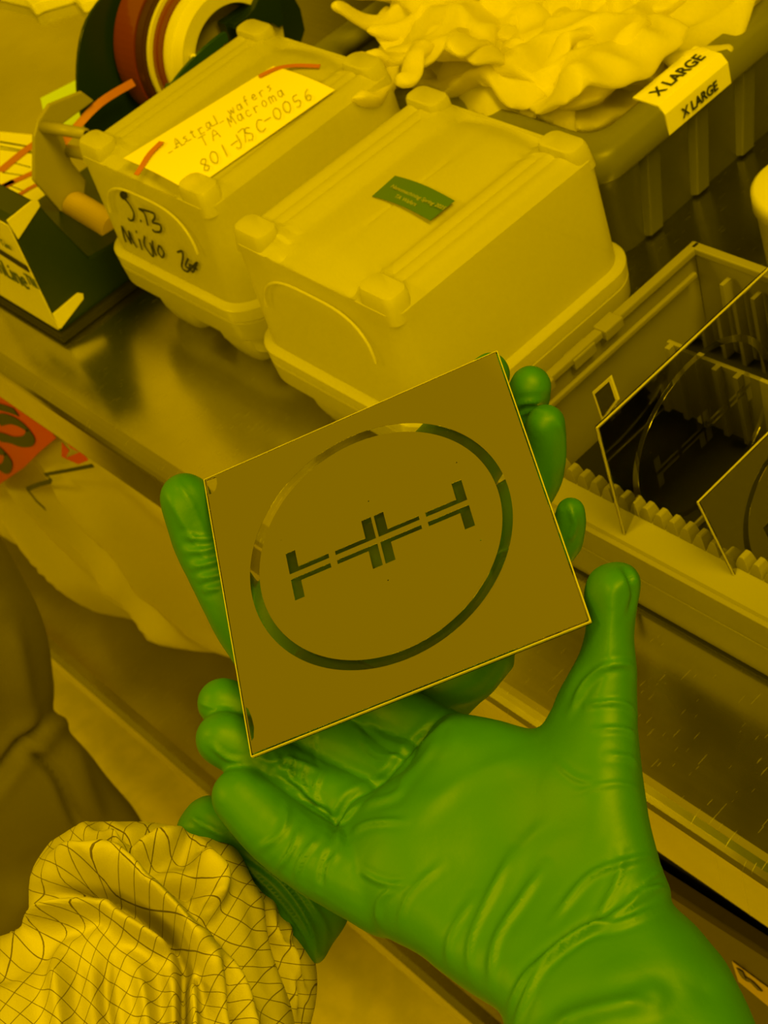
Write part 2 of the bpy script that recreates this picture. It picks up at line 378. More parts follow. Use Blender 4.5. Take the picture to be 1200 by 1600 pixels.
# ------------------------------------------------------------------ mask carrier boxes (milky lid over base)
def rrect(w, d, r, z, inset, n=12, ox=0, oy=0):
    x0, x1, y0, y1 = inset, w - inset, inset, d - inset; r = max(r, .0008); pts = []
    for cx, cy, a0 in ((x1 - r, y1 - r, 0), (x0 + r, y1 - r, 90), (x0 + r, y0 + r, 180), (x1 - r, y0 + r, 270)):
        for k in range(n): a = math.radians(a0 + 90 * k / (n - 1)); pts.append(Vector((cx + r * math.cos(a), cy + r * math.sin(a), z)))
    # straight runs get extra points so the top can be shaped
    out = []
    for i, p in enumerate(pts):
        out.append(p); q = pts[(i + 1) % len(pts)]
        if (i + 1) % n == 0:
            for k in range(1, 16): out.append(p.lerp(q, k / 16))
    return out
BW, BD, ZF, HB, TP = .1682, .1837, .0658, .1458, .0107
def make_carrier(loc, rz, label, contents=0):
    t = thing('mask_carrier_box', W(*loc), label, 'storage box', rz)
    M = wmat(t)
    def build(mb, name, m, smooth=True, lab=None, parent=None):
        me = mb.mesh(name); ob = link(name, me, m, parent or t, smooth, False); me.set_sharp_from_angle(angle=math.radians(32))
        if lab: ob['label'] = lab
        return ob
    b = MB()
    prof = [(.020, .012, .020), (.014, .018, .016), (.011, .024, .034), (.010, .025, .036), (.0015, .026, .039), (.0008, .026, .041), (.0002, .026, .0545), (.0022, .024, .0548), (.0022, .024, .0568)]
    b.loft([rrect(BW, BD, r, z, i) for i, r, z in prof], True, True)
    for cx, cy, sx, sy in ((.048, .030, .026, .020), (.118, .030, .026, .020), (.048, .154, .026, .018), (.118, .154, .026, .018)):
        rg = []
        for z, k in ((0.0, .62), (.003, .74), (.014, .92), (.026, 1.0)):
            rg.append([Vector((cx + sx * k * math.copysign(abs(math.cos(a)) ** .5, math.cos(a)), cy + sy * k * math.copysign(abs(math.sin(a)) ** .5, math.sin(a)), z)) for a in (2 * math.pi * j / 28 for j in range(28))])
        b.loft(rg)
    build(b, 'base', PPB)
    def top(u, v):
        # u across 0..1, v along 0..1
        z = HB; e = min(u, 1 - u)
        z -= .0065 * (1 / (1 + math.exp(-(e - .235) / .010))) * (1 - .0)
        z += .0055 * max(0, math.cos((u - .5) / .27 * math.pi / 2)) if abs(u - .5) < .27 else 0
        z -= .0016 * math.exp(-((e - .10) / .012) ** 2) + .0016 * math.exp(-((e - .165) / .010) ** 2)
        ve = min(v, 1 - v)
        if e > .2: z -= .007 * math.exp(-(ve / .07) ** 2) * min(1, (e - .2) / .08)
        z -= .001 * math.exp(-((u - .5) / .006) ** 2) * (ve > .06)
        return z
    l = MB(); rg = [rrect(BW, BD, .026, .0562, .0002), rrect(BW, BD, .026, ZF - .001, 0), rrect(BW, BD, .0255, ZF, .001), rrect(BW, BD, .024, ZF + .0006, .003), rrect(BW, BD, .022, ZF + .0014, .0055)]
    Hs = HB - .007
    for k in range(1, 11):
        s = k / 10; rg.append(rrect(BW, BD, .022 - .013 * s, ZF + .0012 + (Hs - ZF) * s, .0055 + (TP - .0055) * s))
    steps = [.0012, .0035, .0065] + [.0065 + .0022 * k for k in range(1, 34)]
    w0 = BW - 2 * TP; d0 = BD - 2 * TP
    for i, s in enumerate(steps):
        r = rrect(BW, BD, max(.009 - s, .001), 0, TP + s); bl = (.25, .66, .93)[i] if i < 3 else 1
        for p in r:
            u = (p.x - TP) / w0; v = (p.y - TP) / d0; p.z = Hs + (top(min(max(u, .001), .999), min(max(v, .001), .999)) - Hs) * bl
        rg.append(r)
    l.loft(rg, False, True)
    build(l, 'lid', PP)
    # corner posts at the ends of the rails, end ribs arched over the end walls
    for px_, py_ in ((0, 0), (1, 0), (0, 1), (1, 1)):
        c = MB(); hx = .0150; hy = .0085
        cx = TP + hx + .0012 if px_ == 0 else BW - TP - hx - .0012; cy = TP + hy + .001 if py_ == 0 else BD - TP - hy - .001
        rr = []
        for z, k in ((HB - .012, 1.0), (HB - .002, .99), (HB + .0022, .97), (HB + .0040, .91), (HB + .0046, .80)):
            dz = (HB - z) * .115
            ox = -dz if px_ == 0 else dz; oy = -dz if py_ == 0 else dz
            rr.append([p + Vector((cx + ox - hx * k, cy + oy - hy * k, 0)) for p in rrect(2 * hx * k, 2 * hy * k, .006, z, 0, 8)])
        c.loft(rr); build(c, 'corner_post', PP)
    for yy, sg in ((TP - .003, -1), (BD - TP + .003, 1)):
        c2 = MB(); arc = [Vector((BW / 2 + .050 * math.copysign(abs(math.cos(a)) ** .6, math.cos(a)), yy + sg * (.0035 * (1 - math.sin(a)) * .9), HB - .042 + .026 * math.sin(a))) for a in (math.pi * k / 28 for k in range(29))]
        c2.tube(arc, .0009, 10); build(c2, 'end_rib', PP)
    return t, M
b1, M1 = make_carrier((-.8983, .0937, 0), .0049, 'milky carrier box with handwritten paper note on its lid and black marker writing')
b2, M2 = make_carrier((-.7136, .0833, 0), -.0119, 'milky carrier box with small green printed label, nearer to the square mask')
# note on box one
def sheet(name, corners, m, parent, nx=16, ny=8, h=0, thick=.0004, lab=None):
    a, b, c, d = [Vector(p) for p in corners]; mb = MB(); n = (b - a).cross(d - a).normalized(); n = n if n.z > 0 else -n
    T_ = []
    for lay in (0, 1):
        for j in range(ny + 1):
            for i in range(nx + 1):
                u, v = i / nx, j / ny; p = (a.lerp(b, u)).lerp(d.lerp(c, u), v)
                T_.append(p + n * ((h(u, v) if h else 0) + thick * lay))
    N_ = (nx + 1) * (ny + 1); fs = []
    for j in range(ny):
        for i in range(nx):
            q = (j * (nx + 1) + i, j * (nx + 1) + i + 1, (j + 1) * (nx + 1) + i + 1, (j + 1) * (nx + 1) + i); fs += [q[::-1], tuple(k + N_ for k in q)]
    rim = [i for i in range(nx + 1)] + [(j + 1) * (nx + 1) + nx for j in range(ny)] + [ny * (nx + 1) + i for i in range(nx - 1, -1, -1)] + [j * (nx + 1) for j in range(ny - 1, 0, -1)]
    for k in range(len(rim)): p, q = rim[k], rim[(k + 1) % len(rim)]; fs.append((p, q, q + N_, p + N_))
    mb.add(T_, fs); return mb.build(name, m, parent, smooth=False, label=lab)
ZN = .1462
nc = [on('z', ZN, *p) for p in ((194, 250), (297, 302), (524, 143), (428, 106))]
cur = lambda u, v: .0016 * math.sin(math.pi * u) + .001
note = sheet('paper_note', nc, NOTE, b1, 12, 16, cur, lab='pale paper note with pencil handwriting')
def notept(px, py):
    return on('z', ZN + .0030, px, py)
pen = MB()
HW = {'0': [[(.5, 1), (.15, .8), (.1, .3), (.4, 0), (.75, .25), (.8, .75), (.5, 1)]], '9': [[(.75, .75), (.4, 1), (.15, .75), (.4, .5), (.75, .75), (.7, .3), (.5, 0)]],
      '5': [[(.75, 1), (.25, 1), (.2, .55), (.6, .55), (.75, .25), (.45, 0), (.15, .1)]], '-': [[(.1, .5), (.9, .5)]], 'C': [[(.85, .8), (.5, 1), (.15, .6), (.3, .1), (.8, .15)]],
      'S': [[(.75, .85), (.45, 1), (.2, .75), (.7, .35), (.45, 0), (.15, .15)]], 'J': [[(.6, 1), (.6, .2), (.3, 0), (.1, .2)]], '7': [[(.1, 1), (.8, 1), (.35, 0)]], '1': [[(.5, 1), (.5, 0)]],
      '8': [[(.5, .5), (.2, .8), (.5, 1), (.8, .8), (.5, .5), (.2, .2), (.5, 0), (.8, .2), (.5, .5)]], 'T': [[(.1, 1), (.9, 1)], [(.5, 1), (.5, 0)]], 'A': [[(.1, 0), (.5, 1), (.85, 0)], [(.25, .4), (.75, .4)]],
      'M': [[(.1, 0), (.2, .9), (.45, .3), (.7, .95), (.9, 0)]], 'a': [[(.75, .5), (.35, .6), (.2, .2), (.5, 0), (.75, .3), (.78, .6), (.85, 0)]], 'c': [[(.75, .5), (.4, .6), (.2, .25), (.45, 0), (.8, .1)]],
      'r': [[(.2, .6), (.25, 0)], [(.24, .4), (.5, .6), (.8, .5)]], 'o': [[(.5, .6), (.2, .35), (.4, 0), (.75, .2), (.7, .5), (.5, .6)]], 'n': [[(.2, .6), (.2, 0)], [(.2, .4), (.5, .6), (.75, .4), (.75, 0)]], 'm': [[(.1, .6), (.1, 0)], [(.1, .4), (.3, .6), (.45, .4), (.45, 0)], [(.45, .4), (.7, .6), (.85, .4), (.85, 0)]],
      'u': [[(.2, .6), (.25, .1), (.5, 0), (.75, .2), (.78, .6)]], 'e': [[(.2, .3), (.75, .35), (.5, .6), (.2, .3), (.45, 0), (.8, .1)]], 'f': [[(.7, 1), (.45, .9), (.4, 0)], [(.2, .5), (.7, .5)]], 's': [[(.7, .55), (.3, .5), (.65, .2), (.25, 0)]],
      't': [[(.45, .9), (.45, .1), (.7, 0)], [(.2, .6), (.75, .6)]], 'w': [[(.1, .6), (.3, 0), (.5, .5), (.7, 0), (.9, .6)]], 'i': [[(.5, .6), (.5, 0)], [(.5, .8), (.5, .85)]], 'l': [[(.5, 1), (.5, 0)]], 'd': [[(.7, 1), (.7, 0)], [(.7, .5), (.35, .6), (.2, .2), (.5, 0), (.7, .2)]], ' ': [], '6': [[(.75, .95), (.35, .7), (.2, .25), (.5, 0), (.78, .25), (.5, .5), (.25, .3)]],
      'x': [[(.2, .6), (.8, 0)], [(.8, .6), (.2, 0)]]}
def write(mb, s, p0, p1, up, w, nrm, mapf, seed=1):
    rnd = random.Random(seed); p0 = np.array(p0, float); p1 = np.array(p1, float); up = np.array(up, float); n = len(s); st = (p1 - p0) / n
    for k, ch in enumerate(s):
        for stroke in HW.get(ch, []):
            j = rnd.uniform(-.08, .08)
            pts = [mapf(*(p0 + st * (k + .85 * x) + up * (y + j))) for x, y in stroke]
            ribbon(mb, pts, nrm, w, .0003, 3)
# the note is written upside-down for the camera: lines run from the right end back to the left
write(pen, '801-7', (318, 270), (395, 215), (-9, -17), .00045, (0, 0, 1), notept, 3)
write(pen, 'JSC', (370, 235), (422, 198), (-10, -18), .00045, (0, 0, 1), notept, 9)
write(pen, '-0056', (415, 198), (493, 150), (-8, -16), .00045, (0, 0, 1), notept, 4)
write(pen, 'TA', (315, 232), (350, 212), (-7, -14), .00045, (0, 0, 1), notept, 5)
write(pen, 'Macroma', (360, 200), (448, 148), (-8, -15), .00045, (0, 0, 1), notept, 6)
write(pen, 'Astral wafers', (275, 232), (430, 138), (-7, -13), .0004, (0, 0, 1), notept, 7)
write(pen, '---- ----', (265, 245), (355, 192), (-6, -10), .0004, (0, 0, 1), notept, 8)
pen.build('handwriting', PENCIL, note)
# orange tape strips over the lid
def frontpt(px, py): return on('y', .0960, px, py)
tp_ = MB(); ribbon(tp_, [on('z', .150, 253, 222), on('z', .1497, 235, 240), on('z', .1490, 221, 262), on('z', .1475, 213, 274)], (0, 0, 1), .0045); tp_.build('tape_strip', ORTAPE, b1); tp_ = MB()
ribbon(tp_, [on('z', .149, 405, 120), on('z', .149, 430, 108), on('z', .147, 460, 103), on('z', .144, 500, 104)], (0, 0, 1), .004); tp_.build('tape_strip', ORTAPE, b1)
# marker writing on the front end: the end wall leans back a little
fy0 = .0937 + .0055; 
def wallpt(px, py, lean=.065):
    # plane through the slightly leaning front wall
    d = ray(px, py); n = np.array([0.0, -1.0, .0]) + np.array([0, 0, lean]); n = n / np.linalg.norm(n); p0 = np.array([-.82, fy0, ZF + TZ])
    return Vector(CAM + d * ((p0 - CAM) @ n) / (d @ n)) + Vector(n) * .0008
mk = MB(); wn_ = (0, -1, .065)
def mark(pts, w=.0016): ribbon(mk, [wallpt(*p) for p in pts], wn_, w, .0004, 4)
mark([(191, 302), (197, 299), (199, 305), (193, 308), (191, 303), (196, 306)], .0026)
mark([(196, 309), (204, 318), (211, 332), (210, 342), (205, 343), (202, 339)])
mark([(221, 343), (223, 345)], .0022); mark([(219, 325), (228, 333), (233, 351)]); mark([(219, 325), (240, 331), (244, 339), (240, 346), (252, 350), (253, 360), (244, 361), (240, 357)])
mark([(192, 352), (196, 370), (199, 377)]); mark([(192, 352), (203, 372), (207, 380)]); mark([(207, 380), (203, 360), (209, 374), (216, 386)]); mark([(214, 360), (216, 362)], .0022); mark([(219, 372), (224, 389)])
mark([(228, 368), (228, 382), (240, 399), (241, 393), (236, 378)]); mark([(240, 375), (241, 385), (246, 398)]); mark([(250, 382), (249, 392), (255, 401), (258, 394), (251, 382)])
mark([(279, 393), (286, 391), (288, 400), (286, 416), (294, 423), (299, 419)]); mark([(296, 403), (292, 414), (300, 418), (310, 408), (303, 424), (298, 412), (310, 420)])
mk.build('marker_writing', INK, b1)
# green label on box two
zc = lambda u, v: .0008 + .0022 * math.sin(math.pi * min(max(u, 0), 1))
gl = sheet('printed_label', [on('z', .1438, *p) for p in ((582, 309), (673, 347), (711, 316), (618, 277))], GRNLAB, b2, 16, 8, zc, lab='small green label with pale print')
put_text('label_text', 'Nanomachining Spring 2025', .0041, on('z', .1472, 653, 308), on('z', .1472, 690, 324) - on('z', .1472, 610, 290), (0, 0, 1), LABTXT, gl, 1.0)
put_text('label_text', 'TA Wafers', .0041, on('z', .1472, 634, 313), on('z', .1472, 690, 324) - on('z', .1472, 610, 290), (0, 0, 1), LABTXT, gl, 1.0)
# ------------------------------------------------------------------ grey bin with ribs
bn = thing('storage_bin', W(-.72, .6, 0), 'grey ribbed plastic bin heaped with white gloves, marked X LARGE', 'bin')
X1, X0, Y0, Y1 = -.604, -.880, .300, .98
def binring(off, z, n=10):
    w = X1 - X0 + 2 * off; d = Y1 - Y0 + 2 * off
    return [p + Vector((X0 - off, Y0 - off, TZ)) for p in rrect(w, d, .018, z, 0)]
b = MB(); b.loft([binring(-.012, .001), binring(-.011, .0), binring(.0, .092)], True, False)
b.loft([binring(-.003, .092), binring(-.014, .006)], False, True)
b.build('wall', GREY, bn, smooth=True)
for k in range(13):
    y = .345 + k * .049
    r = MB(); rr = []
    for z, o_, hw in ((.002, -.0115, .006), (.082, -.0005, .006)):
        x = X1 + o_
        rr.append([W(x - .002, y - hw - .004, z), W(x + .005, y - hw, z), W(x + .005, y + hw, z), W(x - .002, y + hw + .004, z)])
    r.loft(rr, True, True); r.build('rib', GREY, bn, bevel=.001, smooth=False)
r = MB()
r.loft([binring(.001, .080), binring(.012, .079), binring(.014, .082), binring(.012, .0975), binring(.008, .1005), binring(-.006, .1005), binring(-.010, .098), binring(-.010, .088), binring(.001, .086)], False, False)
v0 = len(r.v); r.build('rim', GREYR, bn, smooth=True)
# white card label folded over the rim
rimx = X1 + .013
lab = MB(); ya, yb = .349, .411
secs = []
for y in (ya, yb):
    secs.append([W(rimx + .0012, y, .0815), W(rimx + .0006, y, .0965), W(rimx - .004, y, .1018), W(X1 - .012, y, .1022), W(X1 - .0115, y, .1010), W(rimx - .0045, y, .1006), W(rimx - .0004, y, .096), W(rimx + .0002, y, .0815)])
lab.loft(secs); lb = lab.build('size_label', PAPER, bn, smooth=False, label='white label folded over the rim')
put_text('size_text', 'X LARGE', .0118, W(X1 - .0005, .380, .1026), (0, 1, 0), (0, 0, 1), INK, lb, 1.0, .0002)
put_text('size_text', 'X LARGE', .0092, W(rimx + .0019, .380, .0885), (0, 1, 0), (1, 0, .1), INK, lb, .95, .0002)
# crumpled white gloves
def glove_proto(seed):
    rnd = random.Random(seed)
    out = [(-.045, -.10), (-.048, -.04), (-.046, .01), (-.05, .05), (-.058, .09), (-.050, .104), (-.040, .095), (-.032, .055), (-.026, .06), (-.027, .11), (-.018, .122), (-.009, .112), (-.007, .06), (0, .06), (.004, .115), (.013, .125), (.021, .112), (.020, .058), (.027, .052), (.034, .095), (.044, .10), (.048, .088), (.045, .04), (.050, .02), (.072, .045), (.084, .042), (.082, .026), (.060, -.02), (.048, -.05), (.046, -.10)]
    sx = rnd.uniform(.9, 1.1)
    def mf(Q, off): return np.c_[Q[:, 0] * sx, Q[:, 1], off]
    v, f_, uv = pillow(out, mf, .0042, .012, .0055, 4)
    P = np.array(v); s1 = rnd.uniform(0, 50)
    big = np.array([noise.noise(Vector((p[0] * 17 + s1, p[1] * 17, 0))) for p in P]); med = np.array([noise.noise(Vector((p[0] * 45 + s1, p[1] * 45, 3))) for p in P])
    rid = np.array([1 - abs(noise.noise(Vector((p[0] * 34 + s1, p[1] * 22 - s1, 7)))) * 2 for p in P])
    thick = P[:, 2] * (.8 + .6 * rid)
    P[:, 2] = thick + big * .026 + med * .006 + np.clip(rid, 0, 1) ** 4 * .006
    P[:, 0] += .006 * np.array([noise.noise(Vector((p[0] * 30, p[1] * 30 + s1, 11))) for p in P]); P[:, 1] += .006 * np.array([noise.noise(Vector((p[0] * 30 + s1, p[1] * 30, 15))) for p in P])
    # bend the fingers
    k = rnd.uniform(-9, 9); yy = np.clip(P[:, 1] - .03, 0, None); P[:, 2] += k * yy ** 2 * .6
    me = bpy.data.meshes.new('latex_glove'); me.from_pydata([tuple(p) for p in P], [], f_); me.update(); return me
protos = [glove_proto(s) for s in (3, 8, 15, 21, 34, 47)]
for me in protos: me.materials.append(LATEX); me.polygons.foreach_set('use_smooth', [True] * len(me.polygons))
rnd = random.Random(12); gn = 0
def add_glove(x, y, z, rx, ry, rz, k):
    o = bpy.data.objects.new('latex_glove', protos[k % 6]); COL.objects.link(o); o.location = W(x, y, z); o.rotation_euler = (rx, ry, rz)
    m = o.modifiers.new('sub', 'SUBSURF'); m.levels = 1; m.render_levels = 1
    tag(o, 'crumpled white latex glove in the heap filling the grey bin', 'glove', 'crumpled white gloves heaped in the grey bin')
for lay, (zz, cnt) in enumerate(((.045, 18), (.072, 26), (.098, 32))):
    for k in range(cnt):
        gy = .375 + (.92 - .375) * (k + rnd.random()) / cnt; rz = rnd.uniform(0, 6.28)
        if k % 2: gx = -.70 + rnd.uniform(-.008, .012); rz = (math.pi if (k // 2) % 2 else 0) + rnd.uniform(-.22, .22)
        else: gx = -.775 + rnd.uniform(-.02, .03)
        if gx > -.74 and math.cos(rz) > 0: gx -= .03
        if gx > -.76 and math.sin(rz) < -.5: rz = -rz
        add_glove(gx, gy, zz + rnd.uniform(-.006, .010), rnd.uniform(-.3, .3), rnd.uniform(-.2, .2), rz, k + lay)
add_glove(-.785, .345, .112, .1, .2, 3.7, 2); add_glove(-.735, .372, .092, .05, .1, 1.5, 5); add_glove(-.73, .352, .100, -.1, .05, 1.75, 0); add_glove(-.685, .47, .094, -.1, .05, 3.14, 3); add_glove(-.69, .62, .098, .05, -.05, 3.1, 2); add_glove(-.70, .415, .100, .05, .05, 1.9, 0); add_glove(-.715, .36, .104, -.1, .1, 1.5, 4); add_glove(-.705, .385, .100, -.1, .12, -3.0, 1); add_glove(-.80, .42, .125, 0, -.1, 2.6, 3)
# ------------------------------------------------------------------ open carrier with toothed cassette and masks
ob = thing('open_mask_box', W(-.41, .18, 0), 'open milky box bottom with a toothed cassette rail, a mask standing in it', 'storage box')
bx0, bx1, by0, by1, zr = -.513, -.285, .0935, .276, .075
w = MB()
def orr(off, z, r=.012): return [p + Vector((bx0 - off, by0 - off, TZ)) for p in rrect(bx1 - bx0 + 2 * off, by1 - by0 + 2 * off, r, z, 0)]
def wall(mb, a, b_, z0, z1, t, lean=0):
    a = Vector((*a, 0)); b_ = Vector((*b_, 0)); n = Vector((0, 0, 1)).cross((b_ - a)).normalized() * t
    v = []
    for z, l_ in ((z0, 0), (z1, lean)):
        for p, q in ((a, 0), (b_, 0), (b_, 1), (a, 1)): v.append(p + n * q + n.normalized() * l_ + Vector((0, 0, z + TZ)))
    mb.add(v, [(3, 2, 1, 0), (4, 5, 6, 7), (0, 1, 5, 4), (1, 2, 6, 5), (2, 3, 7, 6), (3, 0, 4, 7)])
w = MB(); wall(w, (bx0, by1), (bx0, by0), .0, zr, -.0025, .0); wall(w, (bx1, by1), (bx0, by1), .0, zr, -.0025); wall(w, (bx1, by0), (bx1, by1), .0, zr, -.0025)
w.build('side_wall', PPC, ob, bevel=.0006)
w = MB(); wall(w, (bx0, by0), (bx1, by0), .003, .045, -.003); w.build('front_wall', PPC, ob, bevel=.0005)
w = MB(); w.box(bx0, bx1, by0 - .0035, by0 - .0002, .0265, .0275); w.v = [Vector(p) + Vector((0, 0, TZ)) for p in w.v]; w.build('front_seam', PPC, ob)
w = MB(); w.box(bx0 - .002, bx0 + .004, by0, by1 + .002, zr - .004, zr + .001); w.box(bx0, bx1, by1 - .004, by1 + .002, zr - .004, zr + .001); w.box(bx0 + .006, bx0 + .009, by0 + .03, by1 - .01, zr - .014, zr - .010); w.v = [Vector(p) + Vector((0, 0, TZ)) for p in w.v]
w.build('rim', PPC, ob, bevel=.001)
w = MB(); w.box(bx0 - .004, bx0 + .005, .165, .183, zr - .008, zr - .0005); w.box(bx0 - .003, bx0 + .007, .190, .205, zr - .005, zr + .0022); w.box(bx0 - .003, bx0 + .007, .128, .147, zr - .005, zr + .0022); w.v = [Vector(p) + Vector((0, 0, TZ)) for p in w.v]; w.build('latch_tab', PPC, ob, bevel=.001)
w = MB(); w.box(bx0 + .0025, bx1 - .0025, by0 + .003, by1 - .0025, .003, .006); w.v = [Vector(p) + Vector((0, 0, TZ)) for p in w.v]; w.build('bottom', DARKGAP, ob, label='box bottom coloured black for the shade inside')  # black colour stands in for the dark void inside the box
w = MB(); w.box(-.416, -.4135, by0 - .0042, by0 - .0003, .003, .026); w.v = [Vector(p) + Vector((0, 0, TZ)) for p in w.v]; w.build('slot', DARKGAP, ob, label='narrow black slot')
w = MB(); w.box(bx0 - .002, bx1 + .002, by0 - .005, by1 + .002, .0, .003); w.v = [Vector(p) + Vector((0, 0, TZ)) for p in w.v]; w.build('foot_gap_shade', DARKGAP, ob)  # black slab painted in for the shaded gap under the box
# sloped ledge and teeth
lg = MB(); sec = [(by0 - .001, .044), (by0 + .001, .0465), (by0 + .014, .0565), (by0 + .020, .0565), (by0 + .020, .030), (by0 + .0165, .030), (by0 + .0165, .050), (by0 + .002, .043)]
lg.loft([[W(x, y, z) for y, z in sec] for x in (bx0 + .003, bx1 - .002)]); lg.build('cassette_ledge', PPC, ob, bevel=.0004)
nt_ = 25; px0, px1 = -.497, -.290
for k in range(nt_):
    x = px0 + (px1 - px0) * k / (nt_ - 1); t_ = MB(); rr = []
    for z, hw, s in ((.0555, .0041, 0), (.0600, .0030, .0005), (.0632, .0017, .001), (.0638, .0010, .0012)):
        rr.append([W(x - hw, by0 + .0125 + s, z), W(x + hw, by0 + .0125 + s, z), W(x + hw, by0 + .0205 - s, z), W(x - hw, by0 + .0205 - s, z)])
    t_.loft(rr); o = t_.build('tooth', PPC, ob, bevel=.0004)
for k in range(14):   # ribs on the rear cassette wall
    x = px0 + .01 + k * .0145; MB().box(x - .0013, x + .0013, by1 - .010, by1 - .0025, .006 + TZ, .062 + TZ).build('slot_rib', PPC, ob)
# rear end wall of the cassette with its slot ribs, and a rail along the bottom
MB().box(-.482, bx1 - .004, .211, .2135, .012 + TZ, .064 + TZ).build('cassette_end', PPC, ob, bevel=.0004)
for k in range(13):
    x = -.478 + k * .0145; MB().box(x - .0016, x + .0016, .2065, .211, .014 + TZ, .064 + TZ).build('slot_rib', PPC, ob)
MB().box(-.4235, -.4165, by0 + .02, .2105, .008 + TZ, .013 + TZ).build('side_rail', PPC, ob, bevel=.001)
def chrome_film(size, corner=False, seg=160):
    c = bpy.data.curves.new('film', 'CURVE'); c.dimensions = '2D'; c.fill_mode = 'BOTH'; c.extrude = .00003
    def poly(pts):
        s = c.splines.new('POLY'); s.points.add(len(pts) - 1)
        for p, q in zip(s.points, pts): p.co = (q[0] / 1000, q[1] / 1000, 0, 1)
        s.use_cyclic_u = True
    h = size / 2 * 1000 - .6; poly([(-h, -h), (h, -h), (h, h), (-h, h)])
    cx, cy = -.5, 1.3
    for r in (51.9, 48.0): poly([(cx + r * math.cos(2 * math.pi * k / seg), cy + r * math.sin(2 * math.pi * k / seg)) for k in range(seg)])
    for sy in (-1, 1):
        for sx in (-1, 1):
            f_ = lambda pts: poly([(-.2 + sx * x, 1.8 + sy * y) for x, y in pts])
            f_([(.6, 1.2), (4.5, 1.2), (4.5, 1.2), (17, 1.2), (17, 3.0), (4.5, 3.0), (4.5, 11.2), (.6, 11.2)])
            f_([(19.7, 1.2), (36.0, 1.2), (36.0, 10.8), (32.1, 10.8), (32.1, 3.2), (19.7, 3.2)])
    if corner:
        poly([(-62.4, 55.2), (-60.6, 54.8), (-59, 56.6), (-58.2, 59), (-58.1, 62.4), (-62.4, 62.4)]); poly([(-62.4, -58), (-61.4, -57), (-60.6, -53), (-60.8, -49), (-61.6, -45), (-62.4, -44)])
    for x, y in ((36.2, -15.9), (-.1, 20.3), (-36.8, 19.5), (-.3, -16.6), (36, 20.8)):
        poly([(x + .28 * math.cos(a), y + .28 * math.sin(a)) for a in (k * math.pi / 4 for k in range(8))])
    o = bpy.data.objects.new('t', c); COL.objects.link(o); dg = bpy.context.evaluated_depsgraph_get(); dg.update()
    me = bpy.data.meshes.new_from_object(o.evaluated_get(dg)); bpy.data.objects.remove(o); return me
def make_mask(o, x, n, sx, sy, label, name='photomask'):
    t = thing(name, o, label, 'photomask'); M = frame(o, x, n)
    g = MB(); g.box(-sx / 2, sx / 2, -sy / 2, sy / 2, -.0023, 0, M); g.build('glass_plate', GLASS, t, bevel=.0004)
    me = chrome_film(.127, sx == .127); me.transform(Matrix.Diagonal((sx / .127, sy / .127, 1, 1))); me.transform(Matrix.Translation((0, 0, .00012))); me.transform(M)
    film = link('chrome_film', me, CHROME, t, False)
    for (x0, x1, y0, y1) in ((-sx / 2 - .0002, sx / 2 + .0002, -sy / 2 - .0003, -sy / 2 + .0001), (-sx / 2 - .0002, sx / 2 + .0002, sy / 2 - .0001, sy / 2 + .0003), (-sx / 2 - .0003, -sx / 2 + .0001, -sy / 2, sy / 2), (sx / 2 - .0001, sx / 2 + .0003, -sy / 2, sy / 2)):
        g = MB(); g.box(x0, x1, y0, y1, -.0011, -.0001, M); g.build('ground_edge', EDGE, t)
    return t
# mask standing in the cassette
make_mask(W(-.4185, .1655, .0655), (0, 1, 0), (1, 0, .02), .137, .119, 'square photomask standing upright in the toothed cassette of the open box')
make_mask(W(-.352, .1655, .052), (0, 1, 0), (1, 0, .35), .125, .095, 'photomask leaning lower in the cassette at the right edge of the picture')
# small framed tab by the standing mask
tb = thing('position_tab', on('z', .06, 945, 640), 'small white framed tab with black centre, beside the upright mask', 'tab')
qa = [on('y', .128, *p) for p in ((925, 613), (953, 588), (966, 626), (941, 660))]
def quad_solid(q, t, n): 
    m_ = MB(); q = [Vector(p) for p in q]; n = Vector(n).normalized() * t; m_.add([p for p in q] + [p - n for p in q], [(0, 1, 2, 3), (7, 6, 5, 4), (0, 4, 5, 1), (1, 5, 6, 2), (2, 6, 7, 3), (3, 7, 4, 0)]); return m_
quad_solid(qa, .0015, (0, -1, 0)).build('frame', WHITEP, tb, bevel=.0003)
ctr = sum(qa, Vector()) / 4; quad_solid([ctr + (p - ctr) * .76 + Vector((0, -.0004, 0)) for p in qa], .0006, (0, -1, 0)).build('black_window', DARKGAP, tb)
MB().box(ctr.x - .004, ctr.x + .010, .1285, .131, TZ + .006, ctr.z - .006).build('stem', PPC, tb)
# white round container behind
cy_ = MB(); rr = []
for z, r_ in ((0, .028), (.002, .031), (.06, .034), (.062, .036), (.075, .036), (.078, .033)):
    rr.append([W(-.503 + r_ * math.cos(a), .372 + r_ * math.sin(a), z * .75) for a in (2 * math.pi * k / 48 for k in range(48))])
cy_.loft(rr); tag(cy_.build('plastic_jar', WHITEP, None, smooth=True), 'white round plastic jar cut by the right edge of the picture, behind open box', 'jar')
